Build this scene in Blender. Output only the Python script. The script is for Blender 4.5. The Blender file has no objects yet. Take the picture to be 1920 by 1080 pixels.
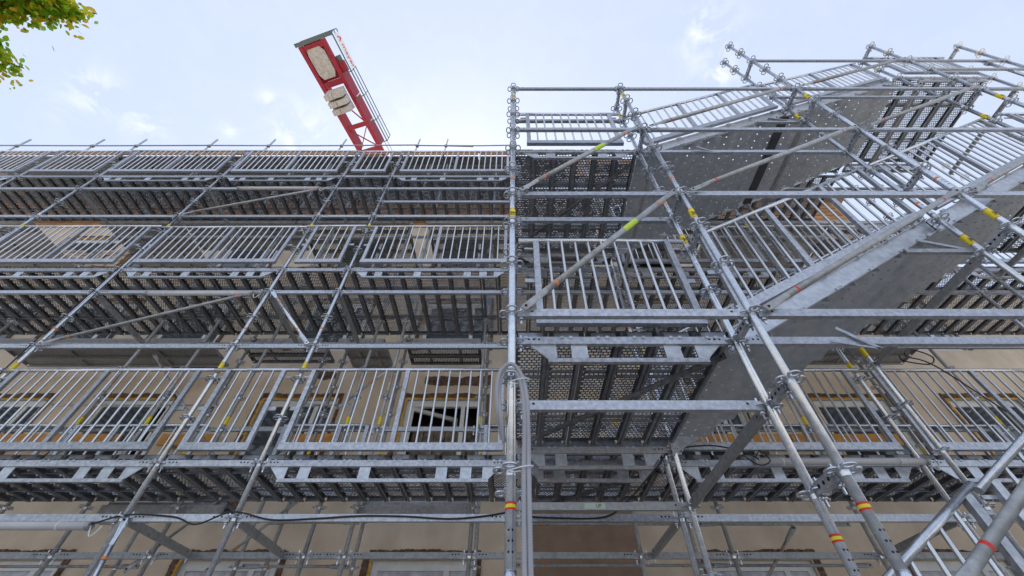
import bpy, math, random
from mathutils import Vector, Matrix
random.seed(7)
SC = bpy.context.scene
COL = SC.collection
ZC = 1.6                       # camera height above the pavement

# ------------------------------------------------------------------ camera
cam = bpy.data.cameras.new('camera')
cam.sensor_width = 36.0
cam.lens = 36.0 * 769.17 / 1920.0
cam.shift_x = -4.84 / 1920.0
cam.clip_start = 0.05
cam.clip_end = 2000
camo = bpy.data.objects.new('camera', cam)
COL.objects.link(camo)
camo.location = (0, 0, ZC)
camo.rotation_euler = (math.pi / 2 + 0.8255, 0, 0)
SC.camera = camo

# ------------------------------------------------------------------ sky, sun, exposure
SUN_EL = math.radians(54)
SUN_AZ = math.radians(-12)      # measured from +Y towards +X
world = bpy.data.worlds.new('World')
SC.world = world
world.use_nodes = True
nt = world.node_tree
nt.nodes.clear()


def N(tree, typ, **kw):
    n = tree.nodes.new(typ)
    for k, v in kw.items():
        setattr(n, k, v)
    return n


wo = N(nt, 'ShaderNodeOutputWorld')
bg = N(nt, 'ShaderNodeBackground')
sky = N(nt, 'ShaderNodeTexSky', sky_type='NISHITA', sun_disc=False)
sky.sun_elevation = SUN_EL
sky.sun_rotation = SUN_AZ
sky.air_density = 1.0
sky.dust_density = 0.8
sky.ozone_density = 1.2
bg.inputs['Strength'].default_value = 0.135
tc = N(nt, 'ShaderNodeTexCoord')
n1 = N(nt, 'ShaderNodeTexNoise')
n1.inputs['Scale'].default_value = 15
n1.inputs['Detail'].default_value = 9
n1.inputs['Roughness'].default_value = 0.62
n1.inputs['Distortion'].default_value = 0.5
r1 = N(nt, 'ShaderNodeMapRange')
r1.inputs['From Min'].default_value = 0.44
r1.inputs['From Max'].default_value = 0.66
nt.links.new(tc.outputs['Generated'], n1.inputs['Vector'])
nt.links.new(n1.outputs['Fac'], r1.inputs['Value'])
mixc = N(nt, 'ShaderNodeMix', data_type='RGBA')
mixc.inputs['B'].default_value = (5.4, 5.5, 5.7, 1)
cmul = N(nt, 'ShaderNodeMath', operation='MULTIPLY')
cmul.inputs[1].default_value = 0.85
hz = N(nt, 'ShaderNodeMix', data_type='RGBA')      # thin high veil over the whole sky
hz.inputs['Factor'].default_value = 0.70
hz.inputs['B'].default_value = (3.75, 4.15, 5.0, 1)
nt.links.new(sky.outputs['Color'], hz.inputs['A'])
def sky_dir(px, py):
    a_, b_ = (px - 964.84) / 769.17, (540 - py) / 769.17
    c_, s_ = math.cos(.8255), math.sin(.8255)
    return Vector((a_, c_ - b_ * s_, s_ + b_ * c_)).normalized()


acc = None
for px, py, r_, w_ in ((185, 178, .045, 1.0), (275, 232, .04, .8), (560, 245, .07, .9), (500, 186, .02, .9), (430, 243, .02, .6), (1325, 60, .06, 1.0), (1345, 140, .045, 1.0), (720, 240, .11, .35),
                       (120, 205, .03, .5), (-300, 300, .12, .8), (2300, 100, .14, .8), (900, -500, .15, .8), (300, -700, .12, .9)):
    dt = N(nt, 'ShaderNodeVectorMath', operation='DOT_PRODUCT')
    dt.inputs[1].default_value = sky_dir(px, py)
    nt.links.new(tc.outputs['Generated'], dt.inputs[0])
    pw = N(nt, 'ShaderNodeMath', operation='POWER', use_clamp=True)
    pw.inputs[1].default_value = 4.5 / (r_ * r_)
    nt.links.new(dt.outputs['Value'], pw.inputs[0])
    mw = N(nt, 'ShaderNodeMath', operation='MULTIPLY_ADD')
    mw.inputs[1].default_value = w_
    nt.links.new(pw.outputs[0], mw.inputs[0])
    if acc:
        nt.links.new(acc, mw.inputs[2])
    else:
        mw.inputs[2].default_value = .06
    acc = mw.outputs[0]
mm = N(nt, 'ShaderNodeMath', operation='MULTIPLY', use_clamp=True)
nt.links.new(r1.outputs['Result'], mm.inputs[0])
nt.links.new(acc, mm.inputs[1])
nt.links.new(mm.outputs[0], cmul.inputs[0])
nt.links.new(cmul.outputs[0], mixc.inputs['Factor'])
nt.links.new(hz.outputs['Result'], mixc.inputs['A'])
nt.links.new(mixc.outputs['Result'], bg.inputs['Color'])
nt.links.new(bg.outputs['Background'], wo.inputs['Surface'])

sun = bpy.data.lights.new('sun', 'SUN')
sun.energy = 5.0
sun.angle = math.radians(0.55)
sun.color = (1.0, 0.95, 0.87)
suno = bpy.data.objects.new('sun', sun)
COL.objects.link(suno)
sd = Vector((math.sin(SUN_AZ) * math.cos(SUN_EL), math.cos(SUN_AZ) * math.cos(SUN_EL), math.sin(SUN_EL)))
suno.rotation_euler = (-sd).to_track_quat('-Z', 'Y').to_euler()

SC.view_settings.view_transform = 'Standard'
SC.view_settings.look = 'None'
SC.view_settings.exposure = 0.74
SC.view_settings.gamma = 1.0
SC.view_settings.use_curve_mapping = False
SC.cycles.max_bounces = 8
SC.cycles.diffuse_bounces = 5
SC.cycles.glossy_bounces = 4


# ------------------------------------------------------------------ materials
def new_mat(name, base, rough=0.5, metal=0.0, noise=None, rnd=0.0, bump=0.0, spec=None):
    """noise = (scale, darker colour, lighter colour, detail)"""
    m = bpy.data.materials.new(name)
    m.use_nodes = True
    t = m.node_tree
    b = t.nodes['Principled BSDF']
    b.inputs['Base Color'].default_value = (*base, 1)
    b.inputs['Roughness'].default_value = rough
    b.inputs['Metallic'].default_value = metal
    if spec is not None:
        b.inputs['Specular IOR Level'].default_value = spec
    tcn = N(t, 'ShaderNodeTexCoord')
    if noise:
        nz = N(t, 'ShaderNodeTexNoise')
        nz.inputs['Scale'].default_value = noise[0]
        nz.inputs['Detail'].default_value = noise[3]
        cr = N(t, 'ShaderNodeValToRGB')
        cr.color_ramp.elements[0].position = 0.32
        cr.color_ramp.elements[1].position = 0.68
        cr.color_ramp.elements[0].color = (*noise[1], 1)
        cr.color_ramp.elements[1].color = (*noise[2], 1)
        oi = N(t, 'ShaderNodeObjectInfo')
        va = N(t, 'ShaderNodeVectorMath', operation='ADD')
        sc_ = N(t, 'ShaderNodeMath', operation='MULTIPLY')
        sc_.inputs[1].default_value = 37.0
        t.links.new(oi.outputs['Random'], sc_.inputs[0])
        t.links.new(tcn.outputs['Object'], va.inputs[0])
        t.links.new(sc_.outputs[0], va.inputs[1])
        t.links.new(va.outputs[0], nz.inputs['Vector'])
        t.links.new(nz.outputs['Fac'], cr.inputs['Fac'])
        last = cr.outputs['Color']
        if rnd:
            hs = N(t, 'ShaderNodeHueSaturation')
            mr = N(t, 'ShaderNodeMapRange')
            mr.inputs['To Min'].default_value = 1 - rnd
            mr.inputs['To Max'].default_value = 1 + rnd
            t.links.new(oi.outputs['Random'], mr.inputs['Value'])
            t.links.new(mr.outputs['Result'], hs.inputs['Value'])
            t.links.new(last, hs.inputs['Color'])
            last = hs.outputs['Color']
        t.links.new(last, b.inputs['Base Color'])
        rr = N(t, 'ShaderNodeMapRange')
        rr.inputs['To Min'].default_value = max(0.05, rough - 0.1)
        rr.inputs['To Max'].default_value = min(1, rough + 0.12)
        t.links.new(nz.outputs['Fac'], rr.inputs['Value'])
        t.links.new(rr.outputs['Result'], b.inputs['Roughness'])
        if bump:
            bp = N(t, 'ShaderNodeBump')
            bp.inputs['Strength'].default_value = bump
            bp.inputs['Distance'].default_value = 0.01
            t.links.new(nz.outputs['Fac'], bp.inputs['Height'])
            t.links.new(bp.outputs['Normal'], b.inputs['Normal'])
    return m


GALV = new_mat('galvanized_steel', (.5, .5, .52), .24, .85, (26, (.54, .575, .635), (.70, .73, .785), 8), .10, .02)
GALVB = new_mat('galvanized_ledger_steel', (.5, .5, .52), .42, .72, (34, (.34, .36, .40), (.54, .56, .605), 10), .14, .03)
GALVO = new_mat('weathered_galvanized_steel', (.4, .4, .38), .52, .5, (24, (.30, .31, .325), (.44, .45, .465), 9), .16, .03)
BARM = new_mat('bright_galvanized_bar', (.6, .6, .62), .22, .9, (5, (.60, .61, .63), (.72, .72, .73), 4), .08)
DECK = new_mat('deck_steel', (.3, .3, .3), .45, .5, (14, (.15, .16, .18), (.27, .285, .315), 8), .2)
TREAD = new_mat('tread_steel', (.4, .4, .4), .42, .2, (10, (.40, .43, .47), (.52, .55, .59), 9), .04)
STRG = new_mat('stringer_steel', (.55, .55, .57), .38, .75, (20, (.44, .465, .505), (.61, .635, .675), 9), .05)
DARK = new_mat('dark_hole', (.012, .012, .013), .9)
JOINT = new_mat('dark_joint', (.06, .064, .072), .7)  # plain dark tone for the strip at the stair joint
DSTL = new_mat('dark_old_steel', (.1, .1, .105), .6, .4, (18, (.08, .082, .088), (.17, .175, .185), 8), .1, .05)


def weather(m, amt, spots=True):
    """cement splashes, dull scuffs and faint streaks on used scaffold steel"""
    t = m.node_tree
    bs = t.nodes['Principled BSDF']
    src = bs.inputs['Base Color'].links[0].from_socket
    tcn = N(t, 'ShaderNodeTexCoord')
    oi = N(t, 'ShaderNodeObjectInfo')
    va = N(t, 'ShaderNodeVectorMath', operation='ADD')
    ml = N(t, 'ShaderNodeMath', operation='MULTIPLY')
    ml.inputs[1].default_value = 91.0
    t.links.new(oi.outputs['Random'], ml.inputs[0])
    t.links.new(tcn.outputs['Object'], va.inputs[0])
    t.links.new(ml.outputs[0], va.inputs[1])
    last = src
    for sc_, lo, hi, col, f in ((7.0, .60, .74, (.42, .38, .33, 1), .75), (4.0, .56, .78, (.10, .095, .09, 1), .6), (60.0, .66, .72, (.55, .52, .47, 1), .8)):
        nz = N(t, 'ShaderNodeTexNoise')
        nz.inputs['Scale'].default_value = sc_
        nz.inputs['Detail'].default_value = 6
        nz.inputs['Roughness'].default_value = .65
        mr = N(t, 'ShaderNodeMapRange')
        mr.inputs['From Min'].default_value = lo
        mr.inputs['From Max'].default_value = hi
        mr.inputs['To Max'].default_value = f * amt
        mx = N(t, 'ShaderNodeMix', data_type='RGBA')
        mx.inputs['B'].default_value = col
        t.links.new(va.outputs[0], nz.inputs['Vector'])
        t.links.new(nz.outputs['Fac'], mr.inputs['Value'])
        t.links.new(mr.outputs['Result'], mx.inputs['Factor'])
        t.links.new(last, mx.inputs['A'])
        last = mx.outputs['Result']
    t.links.new(last, bs.inputs['Base Color'])


for m_, a_ in ((GALV, .18), (GALVB, .6), (GALVO, 1.0), (DECK, 1.0), (TREAD, .5), (STRG, .7)):
    weather(m_, a_)
PLAST = new_mat('plaster', (.5, .42, .33), .92, 0, (2.2, (.57, .455, .335), (.70, .58, .45), 10), 0, .25)


def plaster_mat(m, amt):
    t = m.node_tree
    bs = t.nodes['Principled BSDF']
    src = bs.inputs['Base Color'].links[0].from_socket
    tcn = N(t, 'ShaderNodeTexCoord')
    mp = N(t, 'ShaderNodeMapping')
    mp.inputs['Scale'].default_value = (1.2, 1.2, .55)
    nz = N(t, 'ShaderNodeTexNoise')
    nz.inputs['Scale'].default_value = 1.6
    nz.inputs['Detail'].default_value = 8
    nz.inputs['Roughness'].default_value = .7
    mr = N(t, 'ShaderNodeMapRange')
    mr.inputs['From Min'].default_value = .35
    mr.inputs['From Max'].default_value = .70
    mr.inputs['To Min'].default_value = 1.06
    mr.inputs['To Max'].default_value = 1 - amt
    n2 = N(t, 'ShaderNodeTexNoise')
    n2.inputs['Scale'].default_value = 70
    n2.inputs['Detail'].default_value = 3
    m2 = N(t, 'ShaderNodeMapRange')
    m2.inputs['To Min'].default_value = .86
    m2.inputs['To Max'].default_value = 1.14
    mu = N(t, 'ShaderNodeMath', operation='MULTIPLY')
    hs = N(t, 'ShaderNodeHueSaturation')
    t.links.new(tcn.outputs['Object'], mp.inputs['Vector'])
    t.links.new(mp.outputs['Vector'], nz.inputs['Vector'])
    t.links.new(nz.outputs['Fac'], mr.inputs['Value'])
    t.links.new(tcn.outputs['Object'], n2.inputs['Vector'])
    t.links.new(n2.outputs['Fac'], m2.inputs['Value'])
    t.links.new(mr.outputs['Result'], mu.inputs[0])
    t.links.new(m2.outputs['Result'], mu.inputs[1])
    t.links.new(mu.outputs[0], hs.inputs['Value'])
    t.links.new(src, hs.inputs['Color'])
    t.links.new(hs.outputs['Color'], bs.inputs['Base Color'])


plaster_mat(PLAST, .13)
PLASTB = new_mat('brown_plaster', (.27, .2, .15), .92, 0, (5, (.24, .16, .11), (.30, .205, .145), 8), 0, .25)
plaster_mat(PLASTB, .12)
TORN = new_mat('torn_plaster', (.12, .07, .05), .95, 0, (16, (.07, .04, .028), (.21, .13, .09), 8), 0, .8)
FOAM = new_mat('mounting_foam', (.62, .34, .06), .9, 0, (30, (.45, .22, .03), (.75, .45, .10), 6), 0, .6)
WINF = new_mat('white_window_frame', (.72, .72, .70), .45, 0, (6, (.64, .64, .62), (.76, .76, .74), 4))
REVEAL = new_mat('grey_reveal', (.42, .41, .38), .9, 0, (7, (.36, .35, .32), (.48, .46, .43), 6))
ROOM = new_mat('dark_room', (.16, .13, .11), .95)
FOIL = new_mat('masking_foil', (.5, .5, .55), .35, 0, (9, (.36, .37, .42), (.62, .62, .66), 8), 0, .7)
OLDW = new_mat('old_boarding', (.22, .17, .12), .85, 0, (9, (.09, .07, .05), (.36, .30, .22), 9), .1, .5)
ORNG = new_mat('orange_timber', (.62, .27, .04), .6, 0, (8, (.46, .19, .03), (.64, .31, .07), 6), .12)
BRICK = new_mat('pale_brick', (.5, .38, .28), .9, 0, (12, (.40, .27, .18), (.62, .50, .38), 6), .25, .4)
YEL = new_mat('yellow_sticker', (.80, .66, .02), .5)
GRN = new_mat('lime_sticker', (.55, .72, .05), .5)
RED = new_mat('red_tape', (.62, .03, .02), .5)
ORB = new_mat('orange_band', (.75, .22, .05), .55)
BLK = new_mat('black_print', (.01, .01, .01), .6)
PALE = new_mat('pale_sticker', (.48, .58, .50), .5)
CABLE = new_mat('black_cable', (.014, .014, .016), .45)
WCABLE = new_mat('white_cable', (.7, .7, .7), .45)
HOSE = new_mat('grey_corrugated_hose', (.36, .36, .40), .42, 0, (4, (.32, .32, .355), (.40, .40, .44), 4))
LAMP = new_mat('grey_lamp_housing', (.52, .52, .54), .4, 0, (3, (.48, .48, .50), (.56, .56, .58), 3))
CRED = new_mat('red_crane_paint', (.42, .025, .03), .55, 0, (5, (.25, .014, .03), (.38, .022, .045), 9))
CLAD = new_mat('brown_cladding', (.3, .15, .06), .8, 0, (6, (.24, .11, .04), (.38, .20, .08), 7), .15)
CONC = new_mat('crane_concrete', (.5, .47, .42), .9, 0, (6, (.38, .36, .345), (.54, .52, .50), 10), .06, .3)
CDK = new_mat('crane_rail_grey', (.12, .16, .16), .5)
WHT = new_mat('white_sign', (.78, .78, .78), .5)
GLASS = new_mat('window_glass', (.06, .07, .08), .05, .0, None, 0, 0, .8)
PAVE = new_mat('pavement', (.42, .39, .34), .9, 0, (3, (.37, .34, .30), (.47, .44, .39), 8), 0, .3)
ROOFM = new_mat('roof_sheet', (.2, .12, .08), .8, 0, (3, (.16, .1, .07), (.24, .15, .1), 5))
BARK = new_mat('bark', (.12, .09, .06), .95, 0, (12, (.07, .05, .035), (.17, .13, .09), 8), 0, .8)


def leaf_mat():
    m = bpy.data.materials.new('leaf')
    m.use_nodes = True
    t = m.node_tree
    t.nodes.clear()
    out = N(t, 'ShaderNodeOutputMaterial')
    g = N(t, 'ShaderNodeNewGeometry')
    cr = N(t, 'ShaderNodeValToRGB')
    e = cr.color_ramp.elements
    e[0].color = (.075, .15, .016, 1)
    e[1].color = (.34, .20, .025, 1)
    a = cr.color_ramp.elements.new(.45)
    a.color = (.15, .25, .02, 1)
    a = cr.color_ramp.elements.new(.75)
    a.color = (.30, .26, .02, 1)
    d = N(t, 'ShaderNodeBsdfDiffuse')
    tr = N(t, 'ShaderNodeBsdfTranslucent')
    mx = N(t, 'ShaderNodeMixShader')
    mx.inputs[0].default_value = .65
    hs = N(t, 'ShaderNodeHueSaturation')
    hs.inputs['Value'].default_value = 3.6  # colour brightened so the shaded leaves look sunlit from behind
    t.links.new(g.outputs['Random Per Island'], cr.inputs['Fac'])
    t.links.new(cr.outputs['Color'], d.inputs['Color'])
    t.links.new(cr.outputs['Color'], hs.inputs['Color'])
    t.links.new(hs.outputs['Color'], tr.inputs['Color'])
    t.links.new(d.outputs[0], mx.inputs[1])
    t.links.new(tr.outputs[0], mx.inputs[2])
    t.links.new(mx.outputs[0], out.inputs['Surface'])
    return m


LEAF = leaf_mat()


# ------------------------------------------------------------------ mesh builder
class G:
    def __init__(s):
        s.v = []
        s.f = []
        s.m = []
        s.sm = []
        s.mats = []

    def mi(s, mat):
        if mat not in s.mats:
            s.mats.append(mat)
        return s.mats.index(mat)

    def face(s, idx, mat, smooth=False):
        s.f.append(tuple(idx))
        s.m.append(s.mi(mat))
        s.sm.append(smooth)

    def hexa(s, P, mat):
        b = len(s.v)
        s.v += [tuple(p) for p in P]
        for q in ((0, 3, 2, 1), (4, 5, 6, 7), (0, 1, 5, 4), (1, 2, 6, 5), (2, 3, 7, 6), (3, 0, 4, 7)):
            s.face([b + i for i in q], mat)
        return s

    def box(s, x0, x1, y0, y1, z0, z1, mat):
        return s.hexa(((x0, y0, z0), (x1, y0, z0), (x1, y1, z0), (x0, y1, z0),
                       (x0, y0, z1), (x1, y0, z1), (x1, y1, z1), (x0, y1, z1)), mat)

    def beam(s, p, q, w, h, mat, up=Vector((0, 0, 1))):
        p, q = Vector(p), Vector(q)
        d = (q - p).normalized()
        a = d.cross(up)
        if a.length < 1e-4:
            a = Vector((1, 0, 0))
        a.normalize()
        b = a.cross(d).normalized()
        a, b = a * w / 2, b * h / 2
        return s.hexa((p - a - b, p + a - b, p + a + b, p - a + b, q - a - b, q + a - b, q + a + b, q - a + b), mat)

    def tube(s, pts, r, mat, n=10, caps=True, smooth=True):
        """tube through pts; r a number or list"""
        pts = [Vector(p) for p in pts]
        rs = r if isinstance(r, (list, tuple)) else [r] * len(pts)
        base = len(s.v)
        a = None
        for i, p in enumerate(pts):
            if i == 0:
                d = pts[1] - pts[0]
            elif i == len(pts) - 1:
                d = pts[-1] - pts[-2]
            else:
                d = pts[i + 1] - pts[i - 1]
            d.normalize()
            if a is None:
                a = d.cross(Vector((0, 0, 1)))
                if a.length < 1e-3:
                    a = Vector((1, 0, 0))
            else:
                a = a - d * a.dot(d)
            a.normalize()
            b = d.cross(a)
            for k in range(n):
                t = 2 * math.pi * k / n
                s.v.append(tuple(p + (a * math.cos(t) + b * math.sin(t)) * rs[i]))
        for i in range(len(pts) - 1):
            for k in range(n):
                k2 = (k + 1) % n
                s.face((base + i * n + k, base + i * n + k2, base + (i + 1) * n + k2, base + (i + 1) * n + k), mat, smooth)
        if caps:
            s.face([base + k for k in range(n)][::-1], mat)
            e = base + (len(pts) - 1) * n
            s.face([e + k for k in range(n)], mat)
        return s

    def ring(s, c, ro, ri, z0, z1, mat, n=14, sx=1.0, sy=1.0, rot=0.0):
        """flat ring (washer) in the XY plane"""
        b = len(s.v)
        cr, sr = math.cos(rot), math.sin(rot)
        for k in range(n):
            t = 2 * math.pi * k / n
            for r, z in ((ro, z0), (ri, z0), (ro, z1), (ri, z1)):
                if r == ro:
                    x, y = r * math.cos(t) * sx, r * math.sin(t) * sy
                else:
                    x, y = math.cos(t) * (ro * sx - (ro - ri)), math.sin(t) * (ro * sy - (ro - ri))
                s.v.append((c[0] + x * cr - y * sr, c[1] + x * sr + y * cr, z))
        for k in range(n):
            o, p = b + k * 4, b + ((k + 1) % n) * 4
            s.face((o, o + 1, p + 1, p), mat)
            s.face((o + 2, p + 2, p + 3, o + 3), mat)
            s.face((o, p, p + 2, o + 2), mat, True)
            s.face((o + 1, o + 3, p + 3, p + 1), mat, True)
        return s

    def mesh(s, name):
        me = bpy.data.meshes.new(name)
        me.from_pydata(s.v, [], s.f)
        for m in s.mats:
            me.materials.append(m)
        me.polygons.foreach_set('material_index', s.m)
        me.polygons.foreach_set('use_smooth', s.sm)
        me.update()
        return me


CACHE = {}


def cached(key, fn):
    if key not in CACHE:
        CACHE[key] = fn().mesh(str(key[0]))
    return CACHE[key]


def ob(name, mesh, parent=None, loc=(0, 0, 0), rot=None, label=None, cat=None, group=None, kind=None):
    if isinstance(mesh, G):
        mesh = mesh.mesh(name)
    o = bpy.data.objects.new(name, mesh)
    COL.objects.link(o)
    o.location = loc
    if rot:
        o.rotation_euler = rot
    if parent:
        o.parent = parent
    tag(o, label, cat, group, kind)
    return o


def tag(o, label=None, cat=None, group=None, kind=None):
    if label:
        o['label'] = label
    if cat:
        o['category'] = cat
    if group:
        o['group'] = group
    if kind:
        o['kind'] = kind
    return o


def empty(name, loc, label, cat, group=None, rz=0):
    o = bpy.data.objects.new(name, None)
    COL.objects.link(o)
    o.location = loc
    o.rotation_euler = (0, 0, rz)
    return tag(o, label, cat, group)


# ------------------------------------------------------------------ grid of the scaffold (z given relative to the camera, then + ZC)
def LV(k):
    return 6.325 - 0.5 * k + ZC


Y1, Y2, YB, Y3, Y4 = 1.913, 2.188, 3.80, 4.081, 5.25
XF = -12.85
XE, XD, XC, XA, XB, XP, XR, XS, XT, XU = -10.3, -8.64, -6.08, -3.565, -2.552, -0.017, 1.523, 4.076, 6.757, 8.42
DZ = {9: 'lower', 3: 'middle', -3: 'top', -9: 'roof'}
ROWN = {Y1: 'front tower row', Y2: 'second tower row', YB: 'rear tower row', Y3: 'outer row', Y4: 'inner row'}
XV = 9.35
XW = 11.9
BAY = {(XF, XE): 'wide bay cut by the left edge', (XE, XD): 'outermost left bay', (XD, XC): 'far left wide bay', (XC, XA): 'left wide bay',
       (XA, XB): 'narrow bay', (XB, XP): 'wide bay left of the hose', (XP, XR): 'landing bay',
       (XR, XS): 'lower stair bay', (XS, XT): 'upper stair bay', (XT, XU): 'right landing bay', (XT, XV): 'far right bay', (XV, XW): 'bay cut by the right edge'}
XN = {XF: 'at the left frame edge', XE: 'outermost left', XD: 'second from the left edge', XC: 'left of the wide bay', XA: 'left of the narrow bay',
      XB: 'right of the narrow bay', XP: 'at the hose', XR: 'where the stairs start', XS: 'where two stair flights meet',
      XT: 'where the stairs end', XU: 'outermost right', 9.35: 'at the right edge by the wall', 11.9: 'beyond the right stairs'}
LEVN = {10: 'just under the lower deck', 9: 'at the lower deck edge', 7: 'at the lower railing top',
        6: 'halfway up to the middle deck', 5: 'a metre below the middle deck', 4: 'just under the middle deck',
        3: 'at the middle deck edge', 2: 'halfway up the middle railing', 1: 'at the middle railing top', 0: 'halfway up to the top deck', -1: 'a metre below the top deck',
        -2: 'just under the top deck', -3: 'at the top deck edge', -5: 'at the pole tops', 11: 'a metre under the lower deck', 12: 'far under the lower deck'}


def rosette_g():
    g = G()
    M = GALV
    for a in range(4):
        t = a * math.pi / 2
        c = (0.056 * math.cos(t), 0.056 * math.sin(t))
        g.ring(c, 0.030, 0.0185, -0.0045, 0.0045, M, 14, 1.0, 1.25, t)
        # bridge between lobes: small ring in the corner
        t2 = t + math.pi / 4
        c2 = (0.043 * math.cos(t2), 0.043 * math.sin(t2))
        g.ring(c2, 0.0135, 0.008, -0.0035, 0.0035, M, 8)
    g.ring((0, 0), 0.036, 0.0236, -0.006, 0.006, M, 16)
    g.tube([(0, 0, -.03), (0, 0, -.006)], [.0255, .0285], M, 12, False)
    return g


def standard(X, Y, k0, k1, zb, zt, label, group, mat=GALV, stickers=(3.0, 6.0), band=True, lo=True):
    """vertical pole with a rosette every half metre"""
    zb += ZC
    zt += ZC
    e = empty('scaffold_pole', (X, Y, zb), label, 'scaffold pole', group)
    h = round(zt - zb, 2)

    def mk():
        g = G()
        g.tube([(0, 0, 0), (0, 0, h)], .0242, mat, 14)
        return g
    ob('tube', cached(('tube', h, mat.name), mk), e)
    for z in (0.36, 3.36, 6.36):                      # pole joints: a sleeve with small dimples
        zz = z + ZC - zb
        if 0.05 < zz < h - .1:
            sl_ = ob('joint_sleeve', cached(('sleeve', mat.name), lambda: G().tube([(0, 0, 0), (0, 0, .07)], .0262, mat, 14)), e, (0, 0, zz))
            if Y < 2.5:
                for a_ in (-1.9, -1.2):
                    for z0 in (.13, .17, .21):
                        ob('dimple', cached(('dimple',), lambda: G().tube([(0, -.001, 0), (0, .001, 0)], .0045, DARK, 7)), sl_,
                           (math.cos(a_) * .0242, math.sin(a_) * .0242, z0), (0, 0, a_ + math.pi / 2))
    for k in range(k0, k1 + 1):
        z = LV(k) - zb
        if 0.02 < z < h + .01:
            ob('rosette', cached(('rosette',), rosette_g), e, (0, 0, z), (0, 0, random.uniform(-.08, .08)))
    for i, z in enumerate(stickers):
        zz = z + ZC - zb
        if .1 < zz < h - .1:
            m = YEL

            def mk2():
                g = G()
                g.tube([(0, 0, -.06), (0, 0, .06)], .0247, YEL, 14, False)
                g.tube([(0, 0, -.066), (0, 0, -.0605)], .0249, RED, 14, False)
                g.tube([(0, 0, .0605), (0, 0, .066)], .0249, RED, 14, False)
                return g
            st = ob('sticker', cached(('sticker',), mk2), e, (0, 0, zz))
            if Y < 2.5 and z < 6.1:
                for j, (tx, s_) in enumerate((('PERI', .030), ('UP', .040))):
                    text(st, tx, (-.013 + .026 * (j == 1) - .0 , -.0262, -.045), (math.pi / 2, -math.pi / 2, 0), s_, BLK)
    if band:
        zz = 3.62 + ZC - zb
        if 0 < zz < h:
            ob('colour_band', cached(('oband',), lambda: G().tube([(0, 0, -.012), (0, 0, .012)], .0248, ORB, 14, False)), e, (0, 0, zz))
    return e


FONT_CACHE = {}


def text(parent, s, loc, rot, size, mat, name='lettering', align='LEFT', ext=0.0006):
    key = (s, size, mat.name, align)
    if key not in FONT_CACHE:
        c = bpy.data.curves.new(name, 'FONT')
        c.body = s
        c.size = size
        c.extrude = ext
        c.align_x = align
        c.align_y = 'CENTER'
        t = bpy.data.objects.new(name, c)
        COL.objects.link(t)
        dg = bpy.context.evaluated_depsgraph_get()
        me = bpy.data.meshes.new_from_object(t.evaluated_get(dg))
        me.name = name
        me.materials.clear()
        me.materials.append(mat)
        bpy.data.objects.remove(t)
        bpy.data.curves.remove(c)
        FONT_CACHE[key] = me
    return ob(name, FONT_CACHE[key], parent, loc, rot)


def head_g():
    """ledger head with wedge, pointing +X from the pole axis"""
    g = G()
    g.hexa(((.036, -.012, -.03), (.085, -.016, -.036), (.085, .016, -.036), (.036, .012, -.03),
            (.036, -.012, .022), (.085, -.016, .033), (.085, .016, .033), (.036, .012, .022)), GALVB)
    g.box(.054, .066, -.004, .004, -.085, .055, GALV)
    g.ring((.06, 0), .017, .009, -.052, -.040, GALV, 8)
    return g


def ledger_bar(Lh, mat, hh=.031, ww=.0165, holes=3):
    def mk():
        g = G()
        g.box(.07, Lh - .07, -ww, ww, -hh, hh, mat)
        for s in (0, 1):
            for i in range(holes):
                x = .115 + .035 * i
                if holes == 1:
                    x = .13
                if s:
                    x = Lh - x
                n = 8
                for yy in (-ww - .0008, ww + .0008):
                    b = len(g.v)
                    for q in range(n):
                        t = 2 * math.pi * q / n
                        g.v.append((x + .0085 * math.cos(t), yy, .008 + .0085 * math.sin(t)))
                    idx = list(range(b, b + n))
                    g.face(idx if yy < 0 else idx[::-1], DARK)
        return g
    return cached(('ledger_bar', round(Lh, 3), mat.name, hh, holes), mk)


USED = set()


def uniq(lab):
    if lab in USED:
        print('DUPLICATE LABEL', lab)
    USED.add(lab)
    return lab


def ledger(X0, X1, Y, k, mat=GALVB, lab=None, holes=3, hh=.031):
    z = LV(k)
    l = lab or 'ledger, %s, %s, %s' % (ROWN[Y], BAY[(X0, X1)], LEVN[k])
    e = ob('ledger', ledger_bar(X1 - X0, mat, hh, .0165, holes), None, (X0, Y, z), None, uniq(l), 'ledger', 'horizontal scaffold ledgers')
    hm = cached(('ledger_head',), head_g)
    ob('ledger_head', hm, e)
    ob('ledger_head', hm, e, (X1 - X0, 0, 0), (0, 0, math.pi))
    return e


def cross_ledger(X, Ya, Yb, k, mat=GALVO):
    z = LV(k)
    e = ob('cross_ledger', ledger_bar(Yb - Ya, mat, .034, .0165, 1), None, (X, Ya, z), (0, 0, math.pi / 2),
           uniq('cross ledger from %s pole %s, %s' % (ROWN[Ya].replace(' row', ''), XN[X], LEVN[k])),
           'ledger', 'cross ledgers running to the wall')
    hm = cached(('ledger_head',), head_g)
    ob('ledger_head', hm, e)
    ob('ledger_head', hm, e, (Yb - Ya, 0, 0), (0, 0, math.pi))
    return e


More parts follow.
